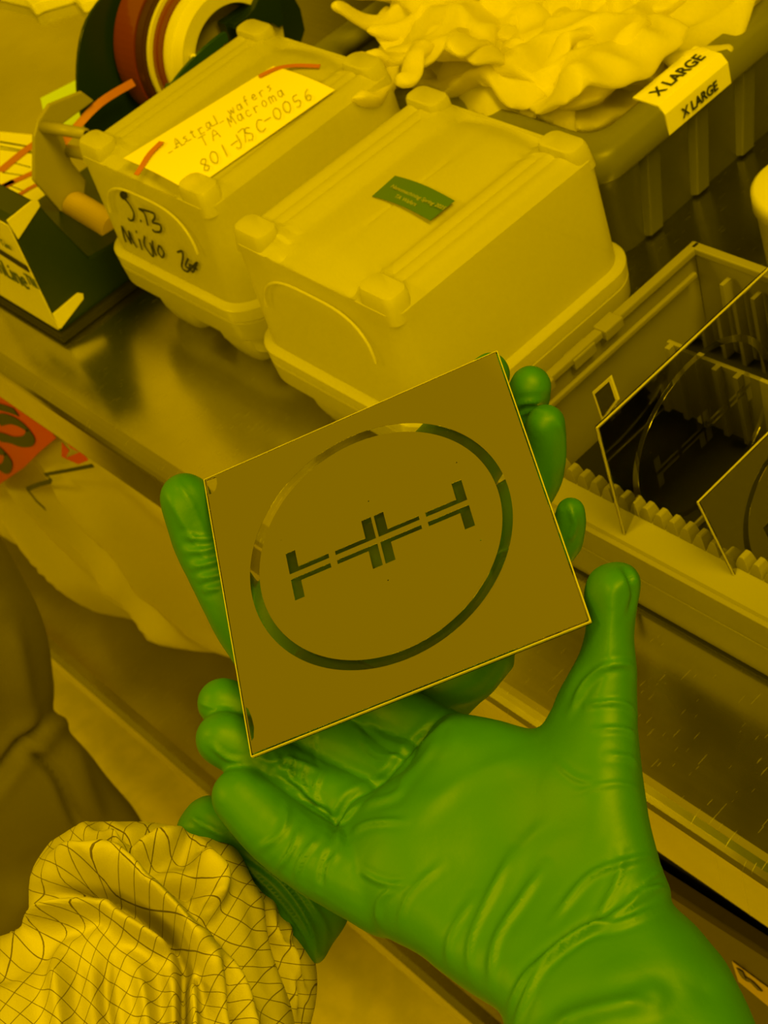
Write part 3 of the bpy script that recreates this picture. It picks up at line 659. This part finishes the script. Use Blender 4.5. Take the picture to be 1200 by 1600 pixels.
# ------------------------------------------------------------------ tape dispenser, rolls, papers
td = thing('tape_dispenser', W(-.97, .1, 0), 'dark green benchtop tape dispenser with white label on its front end', 'tape dispenser')
side = [(.048, .006), (.053, .104), (.058, .107), (.079, .103), (.083, .086), (.095, .043), (.12, .04), (.30, .035), (.33, .02), (.33, .006)]
m_ = MB(); m_.loft([[W(x, y, z) for y, z in side] for x in (-.93, -1.045)]); m_.build('body', BLACK, td, bevel=.002)
MB().box(-1.05, -.925, .045, .335, .0 + TZ, .007 + TZ).build('rubber_base', DARKGAP, td, bevel=.002)
lbx = quad_solid([W(-.9305, .0488, .009), W(-.9305, .0528, .1015), W(-1.0445, .0528, .1015), W(-1.0445, .0488, .009)], .0008, (0, 1, 0)).build('front_label', WHITEP, td)
stripe = quad_solid([W(-.931, .0502, .062), W(-.931, .0504, .067), W(-1.04, .0504, .073), W(-1.04, .0502, .069)], .0010, (0, 1, 0)).build('stripe', DARKGAP, lbx)
put_text('brand_text', 'nLine™', .0235, W(-.9580, .0490, .047), (1, 0, .0), (0, -1, .04), DKGRN, lbx, .85)
put_text('brand_text', 'r Tam', .0085, W(-.952, .0496, .080), (1, 0, .0), (0, -1, .04), DKGRN, lbx, 1)
for dec in (((11, 345), (50, 314), (60, 314), (63, 322), (29, 374)), ((83, 491), (122, 458), (130, 459), (131, 467), (96, 513), (92, 514))):
    q = [on('x', -.9285, *p) for p in dec]; quad = MB(); quad.loft([q, [p - Vector((.0014, 0, 0)) for p in q]]); quad.build('corner_decal', WHITEP, td, bevel=.0003)
def arc_plate(x, t, outline, name, m, parent, lab=None):
    p = smooth_poly(outline, 5); mm_ = MB(); mm_.loft([[W(x, a, b_) for a, b_ in p], [W(x + t, a, b_) for a, b_ in p]]); return mm_.build(name, m, parent, bevel=.0006, label=lab)
arc_plate(-1.045, .003, [(.19, .012), (.182, .06), (.19, .098), (.215, .135), (.25, .15), (.30, .155), (.36, .14), (.39, .10), (.39, .012)], 'side_plate', BLACK, td)
def pxs(x, pts): return [(lambda p: (p.y, p.z - TZ))(on('x', x, *q)) for q in pts]
gp = pxs(-.962, [(262, 152), (272, 128), (298, 96), (328, 68), (350, 51), (355, 54), (357, 66), (352, 80)])
arc_plate(-.965, .003, gp + [(gp[-1][0] + .01, .04), (gp[-1][0] + .01, .008), (gp[0][0] - .02, .008)], 'side_plate', DKGRN, td, 'green side plate in front of the rolls')
cb = pxs(-.964, [(366, 46), (366, 38), (384, 28), (398, 12), (412, -20), (436, -30), (440, 10), (444, 38), (436, 44), (424, 36), (410, 40)])
m_ = MB(); m_.loft([[W(x, a_, b_) for a_, b_ in cb] for x in (-.964, -.972)]); cbo = m_.build('cutter_block', BLACK, td, bevel=.0006)
cc = cb[0]; MB().box(-.985, -.975, cc[0], cc[0] + .03, .008 + TZ, cc[1] + TZ + .002).build('cutter_post', BLACK, td)
# bracket with pegs
bk = MB(); brk = [(.120, .040), (.112, .075), (.128, .104), (.136, .112), (.150, .118), (.178, .112), (.184, .100), (.150, .099), (.146, .070), (.150, .05), (.14, .035)]
bk.loft([[W(-1.012, a, b_) for a, b_ in brk], [W(-1.008, a, b_) for a, b_ in brk]]); bo = bk.build('bracket', BEIGE, td, bevel=.0012, label='beige bracket with two pegs')
for (ya_, za_, l_) in ((.138, .106, .046), (.148, .078, .052)):
    m_ = MB(); c0 = W(-1.010, ya_, za_); m_.tube([c0, c0 + Vector((l_, .010, .0))], [.0048, .0042], 20); m_.build('peg', BEIGE, bo, smooth=True)
    m_ = MB(); m_.cyl(c0 + Vector((l_, .010, 0)), (1, .2, 0), .0024, .0006, 16); m_.build('peg_hole', DARKGAP, bo)
# tape rolls side by side
def roll(name, x0, x1, ro, ri, m, label, group, core=True, cy=.300, cz=.1125):
    t = thing(name, W((x0 + x1) / 2, cy, cz), label, 'tape roll', 0, group)
    def ann(a, b_, r0, r1):
        n = 72; mb = MB(); R4 = []
        for x, r in ((a, r0), (a, r1), (b_, r1), (b_, r0)): R4.append([W(x, cy + r * math.cos(q), cz + r * math.sin(q)) for q in (2 * math.pi * k / n for k in range(n))])
        R4.append(R4[0]); mb.loft(R4, False, False); return mb
    ann(x0, x1, ri + .0035, ro).build('tape', m, t, bevel=0, smooth=False)
    if core: ann(x0 - .0005, x1 + .0005, ri, ri + .0035).build('core', WHITEP, t, smooth=False)
    return t
RY, RZ = .291, .087
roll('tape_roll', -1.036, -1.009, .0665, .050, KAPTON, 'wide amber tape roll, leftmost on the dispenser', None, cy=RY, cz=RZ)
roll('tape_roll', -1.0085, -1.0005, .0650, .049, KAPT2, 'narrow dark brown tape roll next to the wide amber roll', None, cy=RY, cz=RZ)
roll('tape_roll', -1.0, -.9965, .0605, .048, WHITEP, 'thin pale ring of tape between two brown rolls on the dispenser', None, cy=RY, cz=RZ)
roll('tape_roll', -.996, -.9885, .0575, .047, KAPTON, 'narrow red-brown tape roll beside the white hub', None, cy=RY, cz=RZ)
hb = thing('roll_hub', W(-.98, RY, RZ), 'white round hub ring at the near end of the tape rolls', 'hub')
n = 72; R4 = []
for x, r in ((-.988, .037), (-.988, .0535), (-.984, .0535), (-.982, .050), (-.970, .0485), (-.970, .037), (-.988, .037)): R4.append([W(x, RY + r * math.cos(q), RZ + r * math.sin(q)) for q in (2 * math.pi * k / n for k in range(n))])
o = MB().loft(R4, False, False).build('ring', WHITEP, hb, smooth=True); o.data.set_sharp_from_angle(angle=.6)
MB().cyl(W(-.971, RY - .036, RZ + .018), (1, 0, 0), .0026, .008, 16).build('knob', WHITEP, hb, smooth=True)
m_ = MB(); m_.cyl(W(-1.03, RY, RZ), (1, 0, 0), .034, .040, 48); m_.build('axle_drum', BEIGE, hb)
# sheets
def paper(name, pts, z, m, label, cat='paper'):
    q = [on('z', z, *p) for p in pts]; o = sheet(name, q, m, None, 6, 6, 0, .0012); tag(o, label, cat); return o
st = paper('sticky_note', ((64, 155), (75, 205), (185, 178), (164, 104)), .001, STICKY, 'yellow-green square note lying on the steel behind the beige bracket', 'note')
ins = thing('instruction_sheet', W(-1.12, .15, 0), 'white printed sheet crossed by orange tape at the left edge', 'paper')
zz = .021
q = [on('z', zz, *p) for p in ((-60, 200), (78, 213), (95, 312), (60, 320), (-60, 340))]
m_ = MB(); m_.loft([[p - Vector((0, 0, .02)) for p in q], q]); ip = m_.build('sheet', PAPER, ins)
tx = MB()
for a, b_, w_ in (((0, 222), (72, 234), .0016), ((0, 229), (50, 238), .001), ((0, 233), (72, 243), .0007), ((22, 255), (48, 262), .0007), ((4, 270), (40, 275), .0007), ((15, 290), (40, 300), .0007)): ribbon(tx, [on('z', zz, *a), on('z', zz, *b_)], (0, 0, 1), w_, .0004, 1)
tx.build('print_line', INK, ip)
put_text('heading_text', 'TEC', .008, on('z', zz + .0006, 64, 233), on('z', zz, 72, 235) - on('z', zz, 50, 230), (0, 0, 1), INK, ip)
tx = MB()
for pts, w_ in (([(0, 268), (40, 235), (75, 212)], .010), ([(0, 293), (30, 280), (70, 262)], .007), ([(0, 325), (25, 308), (55, 290), (80, 285)], .005), ([(-5, 300), (10, 290), (22, 283)], .008)): ribbon(tx, [on('z', zz + .0005, *p) for p in pts], (0, 0, 1), w_, .0004, 3)
tx.build('tape_strip', ORTAPE, ip)
m_ = MB(); ribbon(m_, [W(-1.020, .118, .066), W(-1.015, .135, .078), W(-1.012, .16, .088), W(-1.012, .19, .094), W(-1.012, .222, .092)], (1, -.3, .6), .006, .0004, 5); tag(m_.build('loose_tape', ORTAPE), 'strip of orange tape drawn from the rolls across the beige bracket', 'tape')
m_ = MB(); m_.cyl(on('z', .038, 118, 322), (1, -.05, 0), .0115, .06, 32); tag(m_.build('cardboard_tube', CARD, None, .0006), 'short pale cardboard tube lying behind the marked end of the left carrier box', 'tube')
q = [W(-.985, .118, .03), W(-.985, .148, .03), W(-.905, .150, .03), W(-.905, .108, .03)]
m_ = MB(); q = [on('z', .030, *p) for p in ((98, 328), (82, 346), (126, 398), (158, 402), (165, 345))]; m_.loft([[p - Vector((0, 0, .03)) for p in q], q]); tag(m_.build('tan_pad', CARD), 'tan paper pad between the dark dispenser end and left carrier box', 'pad')
cl = MB(); q = [on('z', .012, *p) for p in ((-30, -70), (-30, -20), (38, -4), (50, 9), (62, 2), (110, -12), (125, 4), (150, -2), (183, 12), (196, 26), (230, -10), (240, -80))]
cl.loft([[p - Vector((0, 0, .012)) for p in q], q]); tag(cl.build('wiping_cloth', PAPER, None, .002), 'pale cloth with ragged edge lying on the steel behind the tape rolls', 'cloth')
# ------------------------------------------------------------------ trash bag with print, lower left
bg = thing('plastic_bag', W(-1.4, .12, -.6), 'pale plastic bag with orange printed panel standing on lower shelf', 'bag')
bo_ = [(-2.3, -.055), (-1.4, -.055), (-.86, -.055), (-.76, -.075), (-.775, -.2), (-.87, -.37), (-.92, -.425), (-1.02, -.495), (-1.12, -.535), (-1.24, -.575), (-1.4, -.590), (-1.8, -.592), (-2.3, -.592)]
def bmap(Q, off):
    x, z = Q[:, 0], Q[:, 1]; y = .135 - off
    s = np.clip((x + 1.02) / .12, 0, 1); low = np.clip((-z - .12) / .1, 0, 1)
    ph = x * 22 + z * 16 + 1.6 * np.sin(z * 7 + x * 3)
    fold = .020 * (np.abs(np.sin(ph * .5)) - .5) * np.clip(s + low, 0, 1)
    nz = np.array([noise.noise(Vector((a * 5, b_ * 5, 0))) for a, b_ in zip(x, z)]) * .022 * np.clip(low + s, 0, 1) + np.array([abs(noise.noise(Vector((a * 9, b_ * 13, 5)))) for a, b_ in zip(x, z)]) * .016 * low
    y = y + np.where(off > 0, (fold + nz) * np.clip(off / .05, 0, 1), 0); return np.c_[x, y, z + TZ]
v, f_, uv = pillow(bo_, bmap, .009, .09, .11, 3); me = bpy.data.meshes.new('film'); me.from_pydata([tuple(p) for p in v], [], f_)
link('film', me, BAGM, bg, True)
def bp(px, py, o=0): return on('y', .012 - o, px, py)
panel = [bp(*p) for p in ((-120, 560), (10, 600), (45, 630), (88, 684), (62, 706), (38, 730), (0, 756), (-120, 800))]
m_ = MB(); m_.loft([panel, [p + Vector((0, -.0006, 0)) for p in panel]]); pn = m_.build('printed_panel', ORANGE, bg, label='orange panel with dark letters')
tx = MB()
def bs(pts, w_, mb=tx, s=4): ribbon(mb, [bp(*p, .0009) for p in pts], (0, -1, 0), w_, .0005, s)
bs([(-4, 657), (12, 654), (32, 662), (47, 676), (44, 688), (28, 690), (10, 684), (-4, 682)], .011)
bs([(-8, 702), (4, 705), (13, 716), (10, 730), (2, 732), (-10, 722)], .011); bs([(-6, 634), (10, 638), (26, 644)], .008)
tx.build('letters', BAGM_INK, pn)
tx = MB(); bs([(71, 795), (58, 783), (43, 764)], .006, tx, 1); bs([(43, 764), (60, 757), (78, 752)], .0045, tx, 1); bs([(78, 752), (80, 748), (71, 741)], .0045, tx, 1); bs([(71, 741), (105, 735), (146, 727)], .0032, tx, 1)
tx.build('marker_line', BAGM_INK, bg)
tx = MB(); bs([(103, 697), (100, 714), (118, 718), (133, 712), (122, 700), (106, 692)], .0085, tx, 1); tx.build('printed_mark', ORANGE, bg, label='small orange mark')
# ------------------------------------------------------------------ brown bin tucked under the lip, lower right
bb = thing('brown_bin', W(-.25, .12, -.3), 'dark brown plastic tub under the worktop lip at lower right', 'tub')
A0, A1 = Vector((-.375, .010, TZ - .105)), Vector((-.20, .035, TZ - .150))
dirx = (A1 - A0).normalized(); A0 = A0 - dirx * .25; A1 = A1 + dirx * .2
sec = [Vector((0, -.004, 0)), Vector((0, -.006, -.004)), Vector((0, -.004, -.009)), Vector((0, .0, -.010)), Vector((0, .010, -.49 + .25)), Vector((0, .014, -.49 + .25)), Vector((0, .004, -.008)), Vector((0, .004, 0))]
m_ = MB(); m_.loft([[A + s for s in sec] for A in (A0, A1)]); m_.build('front_panel', BROWN, bb, bevel=.0006)
m_ = MB(); 
m_.loft([[A + Vector((0, .012, -.008)), A + Vector((0, .30, -.008)), A + Vector((0, .30, -.24)), A + Vector((0, .02, -.24))] for A in (A0, A1)]); m_.build('tub_body', DARKGAP, bb)
def pb(px, py):
    d = ray(px, py); nrm = dirx.cross((sec[4] - sec[3]).normalized()); nrm = np.array(nrm); p0 = np.array(A0 + sec[3])
    return Vector(CAM + d * ((p0 - CAM) @ nrm) / (d @ nrm)) + Vector((0, -.0008, 0))
q = [pb(*p) for p in ((1145, 1501), (1225, 1560), (1225, 1590), (1155, 1532))]
quad_solid(q, .0004, (0, -1, 0)).build('label', CARD, bb, label='tan torn label')
tx = MB(); ribbon(tx, [pb(1158, 1512), pb(1165, 1525), pb(1175, 1530), pb(1190, 1545)], (0, -1, 0), .004, .0008); tx.build('label_mark', BROWN, bb)
# ------------------------------------------------------------------ person holding the mask
P1 = thing('person', dp(700, 1350, .56), 'person holding the square mask: two green gloved hands, gridded sleeve at lower left', 'person')
def R_(px, D): return px * D / FPX
def strand_px(mb, pts):
    mb.strand([dp(a, b_, D) for a, b_, D, r in pts], [R_(r, D) for a, b_, D, r in pts], 20, 6)
def camd(ctrl, bumps=()):
    g = tps(ctrl)
    def mf(Q, off):
        D = g(Q)
        for bx, by, br, ba in bumps:
            D = D - np.where(off >= 0, 1, 0) * ba * np.exp(-(((Q - np.array([bx, by])) ** 2).sum(1)) / br ** 2) * np.clip(off / .008, 0, 1)
        D = D - off
        d = np.c_[(Q[:, 0] - 600) / FPX, (Q[:, 1] - 800) / FPX, np.ones(len(Q))]
        return CAM + (d * D[:, None]) @ RM
    return mf
# right hand: palm, thumb, wrist
rh = MB()
pal = [(640, 1195), (665, 1150), (690, 1118), (720, 1112), (775, 1122), (835, 1138), (858, 1112), (880, 1062), (905, 1012), (915, 965), (912, 925), (925, 893), (955, 879), (985, 884), (1001, 908), (996, 950), (993, 990), (998, 1040), (996, 1100), (1000, 1170), (1010, 1260), (1028, 1340), (1048, 1392), (1050, 1412), (1090, 1450), (1132, 1505), (1170, 1575), (1215, 1700), (1235, 1900), (800, 1900), (775, 1700), (785, 1597), (745, 1560), (690, 1520), (650, 1490), (590, 1458), (555, 1430), (520, 1395), (512, 1345), (530, 1300), (560, 1260), (600, 1225)]
ctrl = [(950, 900, .522), (950, 1000, .524), (900, 1110, .530), (730, 1140, .548), (760, 1300, .530), (600, 1280, .542), (560, 1380, .538), (700, 1460, .515), (950, 1300, .512), (900, 1480, .494), (1100, 1550, .482), (800, 1620, .482), (1000, 1700, .462), (1000, 1900, .44)]
v, f_, uv = pillow(pal, camd(ctrl, ((925, 1230, 110, .007), (640, 1330, 90, .003), (1000, 1550, 120, .008))), 3.2, 78, .0165, 6); rh.add(v, f_)
strand_px(rh, [(610, 1400, .533, 66), (548, 1370, .537, 63), (478, 1330, .545, 57), (425, 1290, .551, 54), (378, 1245, .555, 48)])
strand_px(rh, [(680, 1310, .536, 56), (600, 1285, .549, 52), (520, 1245, .560, 48), (450, 1208, .566, 46), (400, 1180, .566, 46), (347, 1154, .565, 44)])
strand_px(rh, [(730, 1240, .544, 55), (640, 1212, .559, 54), (560, 1178, .570, 50), (480, 1150, .577, 46), (410, 1122, .579, 43), (346, 1098, .579, 41)])
strand_px(rh, [(770, 1190, .550, 55), (690, 1158, .566, 54), (620, 1118, .573, 48), (550, 1075, .575, 43), (490, 1045, .576, 38)])
rme = voxel(rh, .0011, 7, 'glove')
FR = [ # long folds over palm, wrist and thumb
 ([(787, 1600), (822, 1525), (888, 1470), (962, 1428), (1040, 1380)], 5, .0022), ([(795, 1620), (840, 1520), (910, 1455), (965, 1442), (1046, 1412)], 5, .0020),
 ([(765, 1545), (775, 1470), (817, 1400), (850, 1350)], 6, .0016), ([(735, 1530), (735, 1470), (765, 1400), (800, 1330)], 5, .0012), ([(700, 1515), (705, 1460), (740, 1400)], 5, .0010),
 ([(860, 1440), (920, 1370), (985, 1345), (1030, 1335)], 5, .0017), ([(930, 1440), (965, 1375), (970, 1330)], 5, .0014), ([(980, 1410), (1010, 1390), (1045, 1388)], 4, .0016), ([(1000, 1385), (1030, 1360), (1040, 1345)], 4, .0012),
 ([(885, 1115), (915, 1065), (950, 1040), (985, 1040), (998, 1060)], 5, .0016), ([(915, 1102), (960, 1097), (985, 1105), (1000, 1125)], 4, .0015), ([(930, 1140), (975, 1140), (1000, 1158)], 4, .0013), ([(950, 1180), (985, 1185), (1002, 1205)], 4, .0010),
 ([(970, 880), (985, 905), (990, 930), (982, 960)], 4, -.0016), ([(985, 888), (994, 915)], 4, .0012), ([(900, 1240), (960, 1225), (1005, 1235)], 4, .0008), ([(870, 1190), (900, 1215), (940, 1225)], 4, .0007),
 ([(640, 1200), (620, 1240), (560, 1262), (535, 1290), (520, 1340)], 5, .0016), ([(545, 1300), (580, 1285), (635, 1283)], 4, .0013), ([(560, 1360), (600, 1380), (640, 1382)], 4, .0010), ([(590, 1450), (592, 1410), (620, 1385)], 4, .0014),
 ([(620, 1460), (640, 1400), (690, 1350)], 5, .0010), ([(560, 1262), (640, 1210), (700, 1130)], 6, .0010), ([(640, 1180), (665, 1160), (700, 1118)], 5, .0014), ([(1020, 1560), (900, 1590), (860, 1620)], 14, .003), ([(880, 1280), (820, 1320), (740, 1440)], 12, .0010),
 ([(830, 1180), (740, 1210), (650, 1270)], 12, .0008)]
FR += [([(712, 1100), (662, 1150), (628, 1185), (592, 1222), (545, 1250), (524, 1290), (512, 1335)], 5, -.0026), ([(470, 1245), (500, 1262), (528, 1292)], 4, -.0018), ([(425, 1205), (450, 1225), (478, 1240)], 4, -.0018), ([(560, 1130), (600, 1165), (640, 1180)], 4, -.0014),
       ([(430, 1362), (455, 1330), (468, 1290)], 4, .0014), ([(462, 1378), (470, 1345), (500, 1305)], 4, .0014), ([(400, 1330), (440, 1300), (450, 1250)], 5, .0012), ([(480, 1255), (500, 1275), (540, 1290)], 4, .0014), ([(500, 1390), (505, 1350), (525, 1320)], 4, -.0014),
       ([(455, 1180), (452, 1210), (480, 1240)], 4, .0016), ([(478, 1190), (470, 1220), (500, 1262)], 4, .0018), ([(505, 1200), (492, 1235), (505, 1270)], 4, .0014), ([(430, 1180), (440, 1200), (460, 1205)], 4, .0012), ([(400, 1180), (425, 1190), (450, 1185), (500, 1205)], 4, .0013),
       ([(330, 1165), (355, 1185), (385, 1190)], 4, .0012), ([(490, 1140), (492, 1180), (500, 1200)], 3, -.001), ([(560, 1150), (590, 1180), (640, 1185)], 4, .0014), ([(300, 1095), (330, 1105), (380, 1110)], 3, .0006)]
def micro(P, q):
    return vnoise(P, 30, 3) * .0011 + np.clip(vnoise(P * np.array([1, 1.0, 1.0]), 75, 5), 0, 1) * .0007
sculpt(rme, FR, micro)
gr = link('nitrile_glove', rme, NITR, P1, True); gr['label'] = 'green nitrile glove on the open palm with thumb up'
sm = gr.modifiers.new('s', 'SMOOTH'); sm.iterations = 1; sm.factor = .4
# left hand under the mask
lh = MB()
lp = [(276, 1306), (290, 1262), (318, 1243), (352, 1240), (385, 1190), (400, 1100), (392, 1010), (410, 900), (480, 830), (600, 800), (700, 800), (775, 850), (805, 930), (806, 1030), (795, 1052), (770, 1085), (735, 1112), (680, 1170), (610, 1260), (560, 1350), (544, 1430), (520, 1475), (492, 1506), (430, 1460), (350, 1375)]
ctrl = [(300, 1270, .590), (500, 1480, .590), (420, 1350, .592), (420, 1100, .605), (560, 950, .612), (750, 900, .606), (780, 1040, .600), (450, 880, .610), (650, 1150, .604)]
v, f_, uv = pillow(lp, camd(ctrl), 3.6, 75, .016, 5); lh.add(v, f_)
strand_px(lh, [(450, 1060, .612, 58), (395, 985, .614, 52), (345, 905, .617, 46), (312, 840, .619, 43), (292, 782, .617, 41)])   # thumb
strand_px(lh, [(560, 860, .612, 48), (650, 740, .618, 44), (735, 640, .616, 38), (765, 585, .606, 33)])   # index
strand_px(lh, [(640, 860, .612, 50), (720, 760, .615, 44), (785, 680, .608, 38), (818, 635, .600, 37), (829, 603, .592, 34)])
strand_px(lh, [(700, 900, .608, 50), (770, 820, .606, 44), (835, 760, .598, 36), (851, 710, .590, 34), (852, 662, .582, 31)])
strand_px(lh, [(745, 960, .604, 48), (810, 900, .598, 42), (872, 860, .588, 29), (888, 825, .582, 26), (892, 800, .578, 22)])
lme = voxel(lh, .0012, 7, 'glove')
FL = [([(268, 742), (300, 790), (325, 850)], 4, .0007), ([(255, 760), (300, 840), (340, 900)], 5, .0008), ([(290, 838), (320, 842), (345, 838)], 4, .0014), ([(288, 862), (320, 860), (350, 850)], 4, .0014), ([(300, 886), (330, 880), (355, 870)], 4, .0016), ([(312, 905), (335, 900), (355, 895)], 4, .0014), ([(322, 922), (345, 918)], 4, .0014),
      ([(800, 645), (815, 630), (850, 628)], 4, .0012), ([(805, 655), (825, 642), (855, 640)], 3, .001), ([(868, 650), (882, 690), (880, 740)], 4, .001), ([(890, 790), (898, 820), (885, 850)], 4, .0014),
      ([(360, 1320), (440, 1380), (485, 1450), (495, 1500)], 4, .0016), ([(350, 1300), (450, 1370), (505, 1440), (510, 1480)], 4, .0016), ([(370, 1345), (430, 1400), (475, 1460), (488, 1500)], 3.5, .0014), ([(340, 1290), (420, 1320), (500, 1400)], 5, .0014), ([(290, 1270), (320, 1290), (360, 1310)], 4, .0012), ([(700, 1100), (760, 1085), (800, 1035)], 5, .0012)]
sculpt(lme, FL, micro)
gl_ = link('nitrile_glove', lme, NITR, P1, True); gl_['label'] = 'green nitrile glove under the mask, fingertips past its right edge'
# sleeve
def cloth(name, outline, ctrl, folds, T, Rr, step, m, parent, sc_uv, ang, warp, label=None, seed=0.):
    v, f_, uv = pillow(outline, camd(ctrl), step, Rr, T, 5); me = bpy.data.meshes.new(name); me.from_pydata([tuple(p) for p in v], [], f_); me.update()
    bm = bmesh.new(); bm.from_mesh(me); bmesh.ops.recalc_face_normals(bm, faces=bm.faces); bm.to_mesh(me); bm.free()
    sculpt(me, folds, lambda P, q: vnoise(P, 14, seed) * .005 + (1 - np.abs(vnoise(P, 26, seed)) * 3) * .0016, 1.0, 1.25)
    U = np.array(uv); P = np.array([tuple(x.co) for x in me.vertices])
    wx = np.array([noise.noise(Vector((a / 150, b_ / 150, seed + 2))) for a, b_ in U]); wy = np.array([noise.noise(Vector((a / 170, b_ / 170, seed + 9))) for a, b_ in U])
    Q = U + np.c_[wx, wy] * warp; c_, s_ = math.cos(ang), math.sin(ang)
    # follow the sculpted relief so the grid bends over the folds
    dd = proj(P)[:, 2]; g = tps(ctrl)(U) - dd
    uu = (Q[:, 0] * c_ + Q[:, 1] * s_) / sc_uv + g * 16; vv = (-Q[:, 0] * s_ + Q[:, 1] * c_) / sc_uv - g * 12
    L = me.uv_layers.new(name='cloth')
    for lp_ in me.loops: L.data[lp_.index].uv = (uu[lp_.vertex_index], vv[lp_.vertex_index])
    o = link(name, me, m, parent, True)
    if label: o['label'] = label
    return o
SF = [([(62, 1362), (110, 1352), (175, 1368), (235, 1405), (290, 1455), (330, 1510), (380, 1600)], 17, .013), ([(70, 1400), (130, 1392), (175, 1392), (225, 1425), (275, 1475), (300, 1530)], 11, -.014),
      ([(135, 1300), (170, 1330), (200, 1350), (260, 1330), (320, 1318)], 10, .008), ([(150, 1292), (195, 1322), (250, 1300)], 8, -.007), ([(195, 1348), (240, 1385), (320, 1392)], 9, -.006),
      ([(0, 1490), (70, 1440), (130, 1415), (160, 1402)], 13, .010), ([(155, 1405), (190, 1440), (240, 1470), (290, 1490)], 12, .008), ([(290, 1500), (287, 1550), (290, 1700)], 8, -.013), ([(305, 1500), (300, 1560), (310, 1700)], 7, .006),
      ([(325, 1490), (350, 1545), (380, 1640)], 8, -.008), ([(310, 1340), (330, 1385), (322, 1420)], 13, .006), ([(100, 1480), (90, 1560), (110, 1700)], 16, .006), ([(170, 1480), (165, 1560), (190, 1700)], 12, -.006), ([(210, 1500), (225, 1560), (240, 1700)], 12, .006), ([(370, 1335), (400, 1430), (440, 1600)], 7, .003)]
cloth('sleeve', [(290, 1304), (255, 1290), (190, 1285), (132, 1286), (98, 1312), (72, 1342), (58, 1375), (50, 1448), (0, 1482), (-160, 1560), (-300, 1800), (0, 2100), (440, 2050), (462, 1750), (448, 1600), (420, 1480), (388, 1375), (366, 1325), (330, 1310)],
      [(200, 1400, .575), (0, 1600, .55), (400, 1500, .57), (300, 1700, .545), (-200, 1900, .50), (300, 2050, .51)], SF, .034, 110, 4.0, GRID, P1, 24.5, .50, 34, 'pale gridded cleanroom sleeve', 4.)
cloth('sleeve_cuff', [(340, 1330), (385, 1362), (405, 1378), (440, 1402), (470, 1448), (489, 1500), (488, 1560), (474, 1640), (470, 1800), (380, 1850), (330, 1700), (320, 1450)],
      [(400, 1400, .585), (470, 1500, .588), (450, 1600, .583), (420, 1800, .57)], [([(430, 1410), (425, 1450), (450, 1500), (455, 1600)], 6, .003), ([(455, 1430), (450, 1480), (475, 1560)], 5, .003), ([(410, 1395), (415, 1450), (440, 1560)], 6, -.003)], .016, 60, 4.0, GRID, P1, 23.0, .2, 14, 'gathered inner cuff of the sleeve', 9.)
# sleeve of the other arm (below the frame)
cloth('sleeve', [(800, 1870), (1000, 1850), (1235, 1870), (1300, 2100), (1320, 2400), (760, 2400), (770, 2100)], [(1000, 1900, .44), (1000, 2300, .40), (800, 2100, .42), (1200, 2100, .42)], [], .03, 120, 12, GRID, P1, 27., .3, 10, None, 1.)
# ------------------------------------------------------------------ held mask
MC = [Vector((-.44341, -.08581, .24022 + TZ)), Vector((-.37144, .01708, .25928 + TZ)), Vector((-.26694, -.05242, .23981 + TZ)), Vector((-.33891, -.15531, .22075 + TZ))]
mcn = sum(MC, Vector()) / 4; nrm = Vector((.04206, -.21036, .97672))
make_mask(mcn, MC[1] - MC[0], nrm, .127, .127, 'square chrome photomask with ring and cross pattern, held flat by the green gloves')
# ------------------------------------------------------------------ second person at the bench (leg only in view)
P2 = thing('person', Vector((-1.1, -.17, 0)), 'person in dark olive coverall at left edge, only hip and leg in view', 'person')
lo_ = [(-330, 640), (-160, 700), (-60, 765), (0, 818), (28, 862), (50, 930), (68, 1000), (81, 1070), (80, 1112), (98, 1128), (104, 1150), (140, 1185), (170, 1215), (205, 1255), (230, 1300), (262, 1360), (310, 1450), (400, 1570), (440, 1620), (430, 1665), (330, 1700), (180, 1705), (20, 1650), (-120, 1450), (-260, 1200), (-330, 950)]
HN = np.array([RM[2][0], RM[2][1], 0]) / np.hypot(RM[2][0], RM[2][1])
def ydepth(px, py, y): return float(((np.array([-1.02, -.10, 1]) - CAM) @ HN) / (ray(px, py) @ HN))
lc = [(a_, b_, ydepth(a_, b_, -.10)) for a_, b_ in ((0, 820), (80, 1100), (220, 1300), (0, 1250), (400, 1600), (100, 1600), (-250, 1000), (-300, 700))]
v, f_, uv = pillow(lo_, camd(lc), 7, 140, .085, 5)
me = bpy.data.meshes.new('coverall'); me.from_pydata([tuple(p) for p in v], [], f_); me.update()
bm = bmesh.new(); bm.from_mesh(me); bmesh.ops.recalc_face_normals(bm, faces=bm.faces); bm.to_mesh(me); bm.free()
sculpt(me, [([(80, 1110), (60, 1145), (30, 1170), (-20, 1230)], 9, -.012), ([(35, 1170), (80, 1200), (110, 1260), (130, 1300)], 7, -.010), ([(60, 1150), (30, 1050), (10, 960)], 16, .008), ([(100, 1140), (130, 1230), (170, 1300)], 14, .006), ([(0, 1420), (80, 1380), (160, 1330)], 20, .008), ([(-20, 1500), (60, 1440), (60, 1350)], 14, -.006)], lambda P, q: vnoise(P, 7, 1) * .012, 1., 1.)
link('coverall', me, COVER, P2, True)
